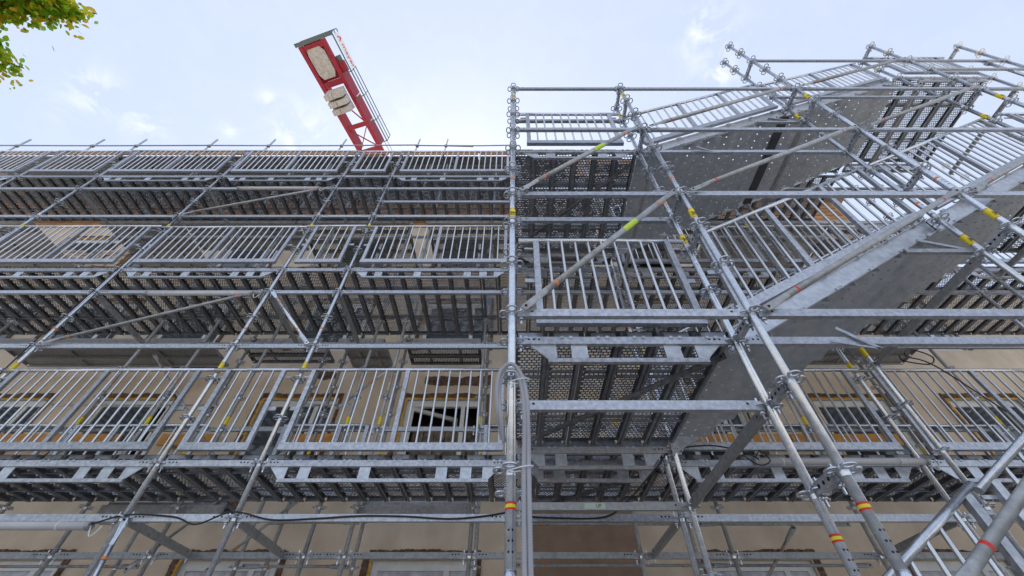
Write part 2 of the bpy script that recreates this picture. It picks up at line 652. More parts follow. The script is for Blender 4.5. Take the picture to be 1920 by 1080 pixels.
def short_link(X, k):
    """perforated short link between the paired tower poles"""
    def mk():
        g = G()
        L_ = Y2 - Y1
        for s in (-1, 1):
            g.box(.055, L_ - .055, s * .017 - .002, s * .017 + .002, -.028, .028, GALVB)
            for i in range(3):
                x = L_ / 2 + (i - 1) * .045
                b = len(g.v)
                for q in range(8):
                    t = 2 * math.pi * q / 8
                    g.v.append((x + .011 * math.cos(t), s * .0198, .011 * math.sin(t)))
                idx = list(range(b, b + 8))
                g.face(idx if s < 0 else idx[::-1], DARK)
        g.box(.055, L_ - .055, -.0148, .0148, -.0278, -.0238, GALVB)
        return g
    e = ob('short_link', cached(('short_link',), mk), None, (X, Y1, LV(k)), (0, 0, math.pi / 2),
           uniq('short pole link, %s, %s' % (XN[X], LEVN[k])), 'link', 'short links between paired poles')
    hm = cached(('ledger_head',), head_g)
    ob('ledger_head', hm, e)
    ob('ledger_head', hm, e, (Y2 - Y1, 0, 0), (0, 0, math.pi))


def reinforced(X0, X1, Y, k, lab=None, mat=GALVB):
    """ledger with a lower chord hung on web plates"""
    z = LV(k)
    L_ = X1 - X0
    l = lab or 'plated ledger, %s, %s, %s' % (ROWN[Y], BAY[(X0, X1)], LEVN[k])
    e = empty('plated_ledger', (X0, Y, z), uniq(l), 'ledger', 'double-chord ledgers under the decks')
    ob('top_chord', ledger_bar(L_, mat), e)
    a = .14
    dz = -.165

    def bc():
        g = G()
        g.box(a + .10, L_ - a - .10, -.014, .014, -.016, .016, mat)
        return g
    ob('bottom_chord', cached(('bottom_chord', round(L_, 3), mat.name), bc), e, (0, 0, dz))

    def endp(s):
        g = G()
        P = [(a - .02, -.031), (a + .16, -.031), (a + .16, dz + .016), (a + .10, dz + .016)]
        if s:
            P = [(L_ - x, zz) for x, zz in P][::-1]
        v = []
        for y in (-.004, .004):
            v += [(x, y, zz) for x, zz in P]
        return g.hexa((v[0], v[1], v[2], v[3], v[4], v[5], v[6], v[7]), STRG)
    for s in (0, 1):
        ob('web_plate', endp(s), e)
    xs = [.48, L_ / 2 - .35, L_ - .48 - .1] if L_ > 2 else [.40, L_ - .40 - .11]
    if L_ > 2:
        xs = [.42, L_ * .40, L_ * .70, L_ - .52]
    wp = cached(('web_plate', mat.name), lambda: G().box(0, .11, -.004, .004, dz + .016, -.031, STRG))
    for x in xs:
        ob('web_plate', wp, e, (x, 0, 0))
    hm = cached(('ledger_head',), head_g)
    ob('ledger_head', hm, e)
    ob('ledger_head', hm, e, (L_, 0, 0), (0, 0, math.pi))
    # little claws of the planks gripping the top chord
    cl = cached(('plank_claw',), lambda: G().box(-.012, .012, -.021, -.0172, .012, .036, GALVB))
    n = int(L_ / .25)
    for i in range(n):
        for d in (-.03, .03):
            ob('plank_claw', cl, e, (.125 + i * .25 + d, 0, 0))
    return e


# ------------------------------------------------------------------ perforated planks
def plank_g(Lp, w=.242, rows=6, mat=DECK, solid=False, seed=0):
    """plank along +Y from 0 to Lp, top plate at z=0, punched with staggered slots"""
    g = G()
    rp = random.Random(seed)
    hw = w / 2
    px0, px1 = -hw + .031, hw - .031
    nz = max(3, int(Lp / .035))
    dy = (Lp - .12) / nz
    dx = (px1 - px0) / rows
    if solid:
        b = len(g.v)
        g.v += [(-hw, 0, 0), (hw, 0, 0), (hw, Lp, 0), (-hw, Lp, 0)]
        g.face((b, b + 1, b + 2, b + 3), mat)
    else:
        def quad(x0, x1, y0, y1):
            b = len(g.v)
            g.v += [(x0, y0, 0), (x1, y0, 0), (x1, y1, 0), (x0, y1, 0)]
            g.face((b, b + 1, b + 2, b + 3), mat)
        quad(-hw, px0, 0, Lp)
        quad(px1, hw, 0, Lp)
        quad(px0, px1, 0, .06)
        quad(px0, px1, Lp - .06, Lp)
        for j in range(nz):
            y0 = .06 + j * dy
            y1 = y0 + dy
            ya, yb = y0 + dy * .19, y1 - dy * .19
            quad(px0, px1, y0, ya)
            quad(px0, px1, yb, y1)
            xs = px0
            off = (j % 2) * dx * .5
            edges = []
            x = px0 + off
            while x < px1 - 1e-6:
                xa, xb = x + dx * .14, min(x + dx * .86, px1 - .003)
                if xb - xa > .006:
                    edges.append((xa, xb))
                x += dx
            for xa, xb in edges:
                quad(xs, xa, ya, yb)
                xs = xb
                if rp.random() < .45:
                    continue
                b = len(g.v)                       # pressed-up rim behind the slot; lighter steel stands in for its glint
                g.v += [(xa, yb, 0), (xb, yb, 0), (xb - .004, yb - .002, .006), (xa + .004, yb - .002, .006)]
                g.face((b, b + 1, b + 2, b + 3), GALV)
            quad(xs, px1, ya, yb)
    # side flanges with inward lips
    t = .0025
    for s in (-1, 1):
        xo = s * hw
        g.box(min(xo, xo - s * t), max(xo, xo - s * t), 0, Lp, -.048, -.0015, mat)
        xi = s * (hw - .023)
        g.box(min(xo - s * t, xi), max(xo - s * t, xi), 0, Lp, -.0485, -.045, mat)
        g.box(min(xi, xi + s * t), max(xi, xi + s * t), 0, Lp, -.0445, -.036, mat)
    # end plates and cross stiffeners
    for y in (.004, Lp - .010):
        g.box(-hw + .037, hw - .037, y, y + .006, -.044, -.0015, mat)
    for f in (.30, .72):
        y = Lp * f
        g.box(-hw + .037, hw - .037, y, y + .022, -.0445, -.024, mat)
        g.box(-hw + .040, hw - .040, y - .045, y - .001, -.010, -.004, GALVB)
    return g


def deck(X0, X1, Ya, Yb, k, label, n=None, solid=False, mat=DECK, group='perforated steel decks'):
    z = LV(k) + .098
    L_ = Yb - Ya - .02
    e = empty('scaffold_deck', (X0, Ya + .01, z), uniq(label), 'scaffold deck', group)
    if n is None:
        n = max(1, int(round((X1 - X0) / .253)))
    p = (X1 - X0) / n
    w = min(.247, p - .008)
    mes = [cached(('plank', round(L_, 3), round(w, 3), solid, mat.name, q), lambda: plank_g(L_, w, 5, mat, solid, q)) for q in range(3)]
    for i in range(n):
        ob('plank', random.choice(mes), e, ((i + .5) * p + random.uniform(-.003, .003), random.uniform(-.004, .004), random.uniform(-.002, .002)),
           (0, 0, random.uniform(-.002, .002)))
    return e


def long_deck(X0, X1, Ya, Yb, k, label, solid=False, mat=DECK, dz=.098):
    """planks running along the facade"""
    L_ = X1 - X0 - .02
    n = max(1, int(round((Yb - Ya) / .26)))
    p = (Yb - Ya) / n
    e = empty('narrow_deck', (X0 + .01, Ya, LV(k) + dz), uniq(label), 'scaffold deck', 'narrow decks along the wall')
    w = min(.3, p - .012)
    mes = [cached(('plank', round(L_, 3), round(w, 3), solid, mat.name, q), lambda: plank_g(L_, w, 5, mat, solid, q)) for q in range(3)]
    for i in range(n):
        ob('plank', random.choice(mes), e, (0, (i + .5) * p, 0), (0, 0, -math.pi / 2))
    return e


# ------------------------------------------------------------------ guardrail panels
def guard(P0, P1, zb, h, label, mids=(.5,), pitch=.125, drop=.12, group='guardrail panels with upright bars', toprail=True, ext=0.0):
    """P0,P1 = (x,y,z) lower corners on the deck line; may slope in z. Posts and bars stay upright."""
    P0, P1 = Vector(P0), Vector(P1)
    e = empty('guardrail_panel', (P0.x, P0.y, P0.z + ZC), uniq(label), 'guardrail', group)
    d = P1 - P0
    hor = math.hypot(d.x, d.y)
    ux, uy = d.x / hor, d.y / hor
    rz = math.atan2(uy, ux)
    e.rotation_euler = (random.uniform(-.012, .012), random.uniform(-.0025, .0025), rz + random.uniform(-.003, .003))
    sl = d.z / hor

    def pt(t, z):
        return Vector((t, 0, t * sl + z))
    if toprail:
        g = G()
        g.tube([pt(-ext, h), pt(hor + ext, h)], .0215, GALV, 12)
        ob('top_rail', g, e)
    g = G()
    g.beam(pt(0, drop), pt(hor, drop), .042, .078, GALVB)
    ob('bottom_rail', g, e)
    posts = [0.03] + [hor * m for m in mids] + [hor - .03]
    pm = cached(('post', round(h - drop, 3)), lambda: G().box(-.024, .024, -.018, .018, .0, h - drop - .018, GALVB))
    for t in posts:
        ob('post', pm, e, pt(t, drop + .006))
    for a, b in zip(posts[:-1], posts[1:]):
        n = max(1, int(round((b - a) / pitch)) - 1)
        bm = cached(('bar', round(h - drop, 3)), lambda: G().tube([(0, 0, 0), (0, 0, h - drop - .02)], .0118, BARM, 8, False))
        for i in range(n):
            t = a + (b - a) * (i + 1) / (n + 1)
            ob('bar', bm, e, pt(t + random.uniform(-.003, .003), drop + .01), (random.uniform(-.006, .006), random.uniform(-.005, .005), 0))
    # short brackets to the poles
    for t, s in ((.03, -1), (hor - .03, 1)):
        g = G()
        z = drop + (h - drop) * .47
        g.box(0 if s > 0 else -.10, .10 if s > 0 else 0, .014, .030, z - .022, z + .022, GALVB)
        ob('bracket', g, e, pt(t, 0))
        g = G()
        z = h - .09
        g.box(0 if s > 0 else -.10, .10 if s > 0 else 0, .014, .026, z - .010, z + .010, GALVB)
        ob('bracket', g, e, pt(t, 0))
    return e


def brace(p, q, label, r=.0215, bandmat=ORB, sticker=None, mat=GALVO, group='diagonal tube braces'):
    p, q = Vector(p) + Vector((0, 0, ZC)), Vector(q) + Vector((0, 0, ZC))
    d = (q - p)
    L_ = d.length
    e = empty('diagonal_brace', p, uniq(label), 'brace', group)
    e.rotation_mode = 'QUATERNION'
    e.rotation_quaternion = d.to_track_quat('X', 'Z')
    g = G()
    g.tube([(.23, 0, 0), (L_ - .23, 0, 0)], r, mat, 14, True)
    ob('tube', g, e)

    def flat():
        g = G()
        n = 12
        secs = [(0.0, .028, .006), (.05, .028, .006), (.14, .026, .008), (.19, .0235, .017), (.232, r, r)]
        b = len(g.v)
        for x, a, c in secs:
            for i in range(n):
                t = 2 * math.pi * i / n
                g.v.append((x, c * math.cos(t), a * math.sin(t)))
        for j in range(len(secs) - 1):
            for i in range(n):
                i2 = (i + 1) % n
                g.face((b + j * n + i, b + j * n + i2, b + (j + 1) * n + i2, b + (j + 1) * n + i), mat, True)
        g.face([b + i for i in range(n)][::-1], mat)
        g.tube([(.03, -.012, 0), (.03, .012, 0)], .009, DARK, 8)
        return g
    fm = cached(('flat_end', mat.name, r), flat)
    ob('flat_end', fm, e)
    ob('flat_end', fm, e, (L_, 0, 0), (0, 0, math.pi))
    bm = cached(('cband', bandmat.name, r), lambda: G().tube([(-.011, 0, 0), (.011, 0, 0)], r + .0007, bandmat, 14, False))
    for t in (.33, L_ - .33):
        ob('colour_band', bm, e, (t, 0, 0))
    if sticker:
        ob('sticker', cached(('bsticker', r), lambda: G().tube([(-.09, 0, 0), (.09, 0, 0)], r + .0006, GRN, 14, False)), e, (L_ * sticker, 0, 0))
    return e


def R_(k):
    return LV(k) - ZC


# ================================================================== GROUND
def ground():
    g = G()
    g.v += [(-400, -400, 0), (400, -400, 0), (400, 400, 0), (-400, 400, 0)]
    g.face((0, 1, 2, 3), PAVE)
    ob('ground', g, kind='structure')


ground()

# ================================================================== BUILDING
WY = 6.80
bld = empty('building', (0, WY, 0), uniq('beige rendered house wall with torn window openings behind the scaffolding'), 'building')
HEADS = [1.66, 4.26, 6.86, 9.40]
WX = [(-10.2, -8.8), (-7.8, -6.42), (-4.72, -3.35), (-2.02, -.58), (2.78, 4.22), (5.6, 7.0), (8.15, 9.5), (-12.4, -11.0)]
WX.sort()
WH = 1.42


def wall():
    g = G()
    xs = [-26]
    for a, b in WX:
        xs += [a, b]
    xs += [10.1]
    zs = [0]
    for h in HEADS:
        zs += [h - WH + ZC, h + ZC]
    zs += [11.9 + ZC - .6]
    for i in range(len(xs) - 1):
        for j in range(len(zs) - 1):
            if i % 2 == 1 and j % 2 == 1:
                continue
            b = len(g.v)
            x0, x1, z0, z1 = xs[i], xs[i + 1], zs[j], zs[j + 1]
            g.v += [(x0, 0, z0), (x1, 0, z0), (x1, 0, z1), (x0, 0, z1)]
            g.face((b, b + 1, b + 2, b + 3), PLAST)
    # back and sides so that the house is a body
    H = zs[-1]
    b = len(g.v)
    g.v += [(-26, 9, 0), (10.1, 9, 0), (10.1, 9, H), (-26, 9, H), (-26, 0, 0), (10.1, 0, 0), (10.1, 0, H), (-26, 0, H)]
    g.face((b + 1, b, b + 3, b + 2), PLAST)
    g.face((b, b + 4, b + 7, b + 3), PLAST)
    g.face((b + 5, b + 1, b + 2, b + 6), PLAST)
    return g


ob('wall', wall(), bld)
g = G()
g.box(-26.4, 10.3, -.35, 9.3, 11.3 + ZC, 11.42 + ZC, ROOFM)
z_ = 11.3 + ZC
b = len(g.v)
g.v += [(-26.4, -.33, z_ + .125), (10.3, -.33, z_ + .125), (10.3, 2.1, 18.8 + ZC), (-26.4, 2.1, 18.8 + ZC), (-26.4, 9.3, z_ + .125), (10.3, 9.3, z_ + .125)]  # steep ridge, out of view, added to keep the sun off the tower tops
g.face((b, b + 1, b + 2, b + 3), ROOFM)
g.face((b + 3, b + 2, b + 5, b + 4), ROOFM)
g.face((b, b + 3, b + 4), ROOFM)
g.face((b + 1, b + 5, b + 2), ROOFM)
ob('roof', g, bld)
g = G()
g.box(10.104, 14.5, .02, 8.5, 0, 7.2 + ZC, PLAST)
ob('annex', g, bld, label='lower plastered annex at the right end of the house')
g = G()
g.box(.26, 1.80, -.022, .012, .0, 3.10 + ZC, PLASTB)
ob('painted_panel', g, bld, label='brown painted wall panel behind the hose')


def ragged(x0, x1, z0, z1, y, mat, rough, n, thick, seed, vert=False):
    """uneven strip standing proud of the wall"""
    rd = random.Random(seed)
    g = G()
    P = []
    w1 = w2 = .5
    for i in range(n + 1):
        t = i / n
        w1 = min(1, max(0, w1 + rd.gauss(0, .22)))
        w2 = min(1, max(0, w2 + rd.gauss(0, .22)))
        if vert:
            z = z0 + (z1 - z0) * t
            P.append(((x0 - w1 * rough, z), (x1 + w2 * rough * .6, z)))
        else:
            x = x0 + (x1 - x0) * t
            P.append(((x, z0 - w1 * rough * .6), (x, z1 + w2 * rough)))
    for i in range(n):
        (a, b), (c, d) = P[i], P[i + 1]
        v = [(a[0], y, a[1]), (c[0], y, c[1]), (d[0], y, d[1]), (b[0], y, b[1])]
        v2 = [(p[0], y - thick * rd.uniform(.5, 1), p[2]) for p in v]
        g.hexa(v2 + v, mat)
    return g


def window(i, j, x0, x1, head):
    z1 = head + ZC
    z0 = z1 - WH
    nm = empty('window', ((x0 + x1) / 2, 0, z0), None, None)
    nm.parent = bld
    hw = (x1 - x0) / 2
    # recess: reveal box
    g = G()
    d = .24
    t = .02
    g.box(-hw - t, -hw, .002, d, 0, WH, REVEAL)
    g.box(hw, hw + t, .002, d, 0, WH, REVEAL)
    g.box(-hw - t, hw + t, .002, d, WH, WH + t, REVEAL)
    g.box(-hw - t, hw + t, .002, d, -t, -.001, REVEAL)
    ob('reveal', g, nm)
    g = G()
    g.box(-hw - .4, hw + .4, 1.2, 1.22, -.5, WH + .5, ROOM)
    g.box(-hw - .4, -hw - .38, .26, 1.2, -.5, WH + .5, ROOM)
    g.box(hw + .38, hw + .4, .26, 1.2, -.5, WH + .5, ROOM)
    g.box(-hw - .4, hw + .4, .26, 1.2, WH + .48, WH + .5, ROOM)
    ob('room', g, nm)
    fw = .085
    yf = .05
    g = G()
    g.box(-hw, -hw + fw, yf, yf + .07, 0, WH, WINF)
    g.box(hw - fw, hw, yf, yf + .07, 0, WH, WINF)
    g.box(-hw + fw, hw - fw, yf, yf + .07, WH - fw - .03, WH, WINF)
    g.box(-hw + fw, hw - fw, yf, yf + .07, 0, fw, WINF)
    mx = hw * .42
    g.box(mx, mx + .075, yf + .002, yf + .068, fw, WH - fw - .03, WINF)
    ob('frame', g, nm)
    if j == 1 and abs(x0 + 2.02) < .01:
        # tilted casement sash with old boarding behind it
        s = bpy.data.objects.new('sash', None)
        g = G()
        w = hw + mx - fw
        hh = WH - fw * 2 - .03
        for a in ((0, .07, 0, hh), (w - .07, w, 0, hh)):
            g.box(a[0], a[1], 0, .05, a[2], a[3], WINF)
        g.box(.07, w - .07, 0, .05, hh - .07, hh, WINF)
        g.box(.07, w - .07, 0, .05, 0, .07, WINF)
        ob('sash', g, nm, (-hw + fw, yf - .01, fw), (0, math.radians(-0), math.radians(28)), label='open white casement sash')
        nb = 6
        for q in range(nb):
            g = G()
            bw = (2 * hw - .2) / nb
            g.box(-hw + .1 + q * bw + .006, -hw + .1 + (q + 1) * bw - .006, .42 + .01 * (q % 2), .45, -.05, WH * .74 + .05 * math.sin(q * 2.1), OLDW)
            ob('board', g, nm)
    elif j == 0:
        g = G()
        g.box(-hw + fw, mx - .001, yf + .025, yf + .035, fw, WH - fw - .03, FOIL)
        ob('masking_film', g, nm)
        g = G()
        g.box(mx + .076, hw - fw, yf + .025, yf + .035, fw, WH - fw - .03, FOIL)
        ob('masking_film', g, nm)
    else:
        if not (j == 1 and i in (2,)):
            g = G()
            g.box(mx + .076, hw - fw, yf + .03, yf + .036, fw, WH - fw - .03, GLASS)
            ob('pane', g, nm)
        if j >= 2 or not (abs(x0 + 2.02) < .01):
            g = G()
            g.box(-hw + fw, mx - .001, yf + .03, yf + .036, fw, WH - fw - .03, GLASS)
            ob('pane', g, nm)
    sd_ = i * 10 + j
    ob('torn_plaster_edge', ragged(-hw - .06, hw + .10, WH + .045, WH + .105, -.001, TORN, .03, 70, .03, sd_), nm)
    ob('torn_plaster_edge', ragged(-hw - .12, -hw - .05, .0, WH + .05, -.001, TORN, .025, 48, .03, sd_ + 500, True), nm)
    ob('torn_plaster_edge', ragged(hw + .05, hw + .10, .0, WH + .05, -.001, TORN, .025, 48, .03, sd_ + 700, True), nm)
    ob('foam_seam', ragged(-hw, hw, WH + .01, WH + .035, -.001, FOAM, .012, 22, .02, sd_ + 900), nm)
    ob('foam_seam', ragged(-hw - .05, -hw - .01, 0, WH, -.001, FOAM, .02, 18, .022, sd_ + 1100, True), nm)


for j, h in enumerate(HEADS):
    for i, (a, b) in enumerate(WX):
        if j == 3 and a > 0:
            continue
        window(i, j, a, b, h)
# strips of torn plaster between the storeys
for n, (x0, x1, z) in enumerate(((-1.75, -.45, 4.62), (-5.0, -4.2, 2.35), (-6.9, -6.0, 5.0), (3.0, 4.6, 4.62), (-3.9, -3.5, 4.75))):
    ob('torn_plaster_patch', ragged(x0, x1, z + ZC, z + .09 + ZC, -.001, TORN, .09, 24, .03, 40 + n), bld)
# exposed brick patch high on the left
rd = random.Random(5)
for r in range(7):
    for c in range(9):
        if rd.random() < .12:
            continue
        g = G()
        x = -12.9 + c * .27 + (r % 2) * .13
        z = 8.05 + ZC + r * .115
        g.box(x, x + .25, -.02 - rd.uniform(0, .015), .01, z, z + .10, BRICK)
        ob('brick', g, bld)
# orange boards: cladding battens under the eaves, and boards before the windows
for r in range(7):
    g = G()
    z = 10.0 + ZC + r * .19
    g.box(-16, 9.9, -.03 - .004 * (r % 2), -.002, z, z + .165, CLAD)
    ob('cladding_board', g, bld)
for n, (x0, x1) in enumerate(((-8.9, -6.7), (-6.0, -5.1), (-3.95, -2.92), (3.0, 4.5), (4.7, 6.6))):
    o = ob('orange_board', G().box(0, x1 - x0, -.02, .02, 0, .20, ORNG), None, (x0, 6.60, 3.26 + ZC), None,
           uniq('orange timber board %s' % ('on the lower left behind railing bars', 'short, left of the window with curtain foil',
                                            'beside the open white window', 'right of the centre, under a torn window', 'farthest right behind the railing')[n]),
           'timber board', 'orange boards across the windows')
    ob('board_bracket', G().box(.1, .16, .02, .17, .03, .11, GALVO), o)
    ob('board_bracket', G().box(x1 - x0 - .16, x1 - x0 - .1, .02, .17, .03, .11, GALVO), o)

# ================================================================== POLES
KR = range
for X in (XP, XR):
    standard(X, Y1, 0, 14, -.95, 6.42, uniq('galvanized front tower pole, %s, with yellow stickers' % ('beside the grey hose' if X == XP else 'where the stairs start')), 'stair tower poles')
    standard(X, Y2, 0, 14, -.95, 6.42, uniq('galvanized second tower pole, behind the front one %s' % ('beside the grey hose' if X == XP else 'where the stairs start')), 'stair tower poles')
for X in (XS, XT, XU):
    nm_ = {XS: 'where two stair flights meet', XT: 'where the stairs end', XU: 'at the outermost landing edge'}[X]
    standard(X, Y1, -5, 14, -.95, 8.92, uniq('tall front tower pole rising into the sky %s' % nm_), 'stair tower poles', stickers=(3.0, 6.0, 8.35))
    standard(X, Y2, -5, 14, -.95, 8.92, uniq('tall second tower pole rising into the sky %s' % nm_), 'stair tower poles', stickers=(3.0, 6.0, 8.35))
for X in (XR, XS, XT):
    standard(X, YB, -5 if X > 3 else 0, 13, -.9, 8.9 if X > 3 else 6.4, uniq('rear tower pole %s' % XN[X]), 'stair tower poles', GALV, stickers=(3.0, 6.0))
for X in (XF, XE, XD, XC, XA, XB, XP, XR, XS, XT, XV, XW):
    standard(X, Y3, -5, 14, -.9, 8.98, uniq('outer facade scaffold pole %s' % XN[X]), 'outer facade poles', GALV)
INX = [-8.7, -6.08, -5.12, -4.02, -2.33, -1.88, -.50, 1.40, 2.42, 4.05, 6.75]
INN = ['beyond the far left bay', 'behind the left wide bay', 'right of the lower left window', 'left of the torn window', 'behind the narrow bay, right side',
       'left of the open window', 'right of the open window', 'in front of the brown panel edge', 'left of the lower right window',
       'behind the stair flights', 'outermost right by the wall']
for X, n_ in zip(INX, INN):
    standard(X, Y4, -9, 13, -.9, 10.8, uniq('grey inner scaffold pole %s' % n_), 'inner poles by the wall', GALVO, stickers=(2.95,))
for X, n_ in ((-1.92, 'left of the open window'), (-.47, 'right of the open window'), (-4.72, 'by the torn window, left'), (-3.30, 'by the torn window, right'),
              (2.2, 'left of the lower right window'), (5.9, 'far right'), (-2.95, 'middle, beside the torn window')):
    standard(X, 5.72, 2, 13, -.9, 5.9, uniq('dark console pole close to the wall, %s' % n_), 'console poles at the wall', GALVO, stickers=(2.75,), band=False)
# painted tapes on the three nearest tower poles
for X, Y, z, n_ in ((XP, Y1, .665, 'centre pole'), (XR, Y1, .665, 'front stair pole'), (XR, Y2, .62, 'rear stair pole')):
    g = G()
    g.tube([(0, 0, -.007), (0, 0, .007)], .0252, YEL, 16, False)
    g.tube([(0, 0, .0075), (0, 0, .017)], .0254, RED, 16, False)
    g.tube([(0, 0, -.017), (0, 0, -.0075)], .0254, RED, 16, False)
    pole = [o for o in COL.objects if o.name.startswith('scaffold_pole') and abs(o.location.x - X) < .01 and abs(o.location.y - Y) < .01][0]
    ob('tape_band', g, pole, (0, 0, z + ZC - pole.location.z))

# ================================================================== LEDGERS
# outer facade row
for X0, X1 in ((XF, XE), (XE, XD), (XD, XC), (XC, XA), (XA, XB), (XB, XP)):
    for k in (10, 6, 4, 0, -2):
        if k in (10, 6) and X0 <= XE:
            continue
        ledger(X0, X1, Y3, k)
    for k in (9, 3, -3):
        if k == 9 and X0 <= XD:
            continue
        if X1 - X0 > 2:
            reinforced(X0, X1, Y3, k)
        else:
            ledger(X0, X1, Y3, k)
ledger(XB, XP, Y3, -1)
for X0, X1 in ((XP, XR), (XR, XS), (XS, XT), (XT, XV), (XV, XW)):
    ledger(X0, X1, Y3, 10)
    for k in (9, 3):
        reinforced(X0, X1, Y3, k)
    ledger(X0, X1, Y3, 6)
    ledger(X0, X1, Y3, 4)
    ledger(X0, X1, Y3, -2)
ledger(XP, XR, YB, 10, GALVO, holes=1)
for k in (9, 3):
    reinforced(XP, XR, YB, k, mat=GALVO)
# tower rows
for k in (9, 6, 3, 0):
    ledger(XP, XR, Y1, k, holes=1)
for k in (10, 6, 1):
    ledger(XP, XR, Y2, k, holes=1)
for k in (9, 3):
    reinforced(XP, XR, Y2, k)
for k in (9, 6, 3, 0):
    ledger(XR, XS, Y1, k, holes=1)
    ledger(XS, XT, Y1, k, holes=1)
for k in (6, 3, 0, -2):
    ledger(XT, XU, Y1, k, holes=1)
ledger(XS, XT, Y1, -3, holes=1)
ledger(XT, XU, Y1, -3, holes=1)
for k in (9, 3):
    ledger(XR, XS, Y2, k)
ledger(XS, XT, Y2, 9)
ledger(XS, XT, Y2, 5)
ledger(XS, XT, Y2, -1)
reinforced(XT, XU, Y2, -3)
reinforced(XT, XU, Y2, 3)
reinforced(XT, XU, YB, -3) if False else None
ledger(XR, XS, Y2, 5)
# inner rows
seq = INX
for a, b, n_ in zip(seq[:-1], seq[1:], ('far left', 'left of the torn window', 'across the lower left window', 'across the torn window', 'right of the torn window', 'across the open window',
                                        'behind the hose', 'in front of the brown panel', 'across the lower right window', 'behind the upper stairs')):
    for k, kn in ((10, 'just under the lower deck'), (7, 'at the lower railing top'), (4, 'just under the middle deck'), (-2, 'just under the top deck')):
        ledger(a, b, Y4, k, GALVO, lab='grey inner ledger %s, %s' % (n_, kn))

CL = [(XA, Y3, Y4, 10), (XB, Y3, Y4, 10), (XA, Y3, Y4, 4), (XB, Y3, Y4, 4), (XC, Y3, Y4, 4), (XC, Y3, Y4, -2), (XA, Y3, Y4, -2), (XB, Y3, Y4, -2),
      (XC, Y3, Y4, 10), (XR, Y3, Y4, 10), (XS, Y3, Y4, 10), (XS, Y3, Y4, 4), (XR, Y2, YB, 10), (XS, Y2, YB, 7), (XR, Y2, YB, 4), (XS, Y2, YB, 1), (XT, Y2, YB, 4),
      (XT, Y2, YB, -2), (XU, Y2, YB, -2), (XR, Y2, YB, 5) if False else (XD, Y3, Y4, -2), (XP, Y2, YB, 10), (XP, Y2, YB, 4)]
for X, ya, yb, k in CL:
    cross_ledger(X, ya, yb, k)
for X, ks in ((XP, (12, 6, 0)), (XR, (11, 10, 9, 7, 6, 4, 3, 1, 0)), (XS, (10, 7, 5, 3, 1, 0, -3)), (XT, (6, 3, 2, 0, -1, -5)), (XU, (0, -1, -5))):
    for k in ks:
        short_link(X, k)

# ================================================================== DECKS
for X0, X1 in ((XD, XC), (XC, XA), (XA, XB), (XB, XP)):
    deck(X0, X1, Y3, Y4 - .02, 9, 'perforated lower deck, %s' % BAY[(X0, X1)])
for X0, X1 in ((XF, XE), (XE, XD), (XD, XC), (XC, XA), (XA, XB), (XB, XP)):
    deck(X0, X1, Y3, Y4 + .42, 3, 'perforated middle deck, %s' % BAY[(X0, X1)])
    deck(X0, X1, Y3, Y4 - .02, -3, 'perforated top deck, %s' % BAY[(X0, X1)])
for X0, X1 in ((XP, XR), (XR, XS), (XS, XT), (XT, XV), (XV, XW)):
    if X0 < XT:
        deck(X0, X1, Y3, Y4 - .02, -3, 'perforated top facade deck behind the tower, %s' % BAY[(X0, X1)])
    deck(X0, X1, Y3, Y4 - .02, 9, 'perforated lower facade deck behind the tower, %s' % BAY[(X0, X1)])
    deck(X0, X1, Y3, Y4 + .42, 3, 'perforated middle facade deck behind the tower, %s' % BAY[(X0, X1)])
deck(XP, XR, Y2, YB, 9, 'lower tower landing of six perforated planks', 6)
deck(XP, XR, Y2, YB, 3, 'middle tower landing of six perforated planks', 6)
deck(XT, XU, Y2, YB, -3, 'highest tower landing against the sky', 6)
deck(XT, XU, Y2, YB, 3, 'tower landing at the top of the lower stairs', 6)
# single planks bridging tower and facade deck
for X0, X1, k, n_ in ((XP, XR, 9, 'lower landing'), (XP, XR, 3, 'middle landing'), (XR, XS, -3, 'upper stair, first half'), (XS, XT, -3, 'upper stair, second half'), (XT, XU, -3, 'highest landing')):
    long_deck(X0 + .04, X1 - .04, YB + .03, Y3 - .06, k, 'single gap plank behind the %s' % n_)
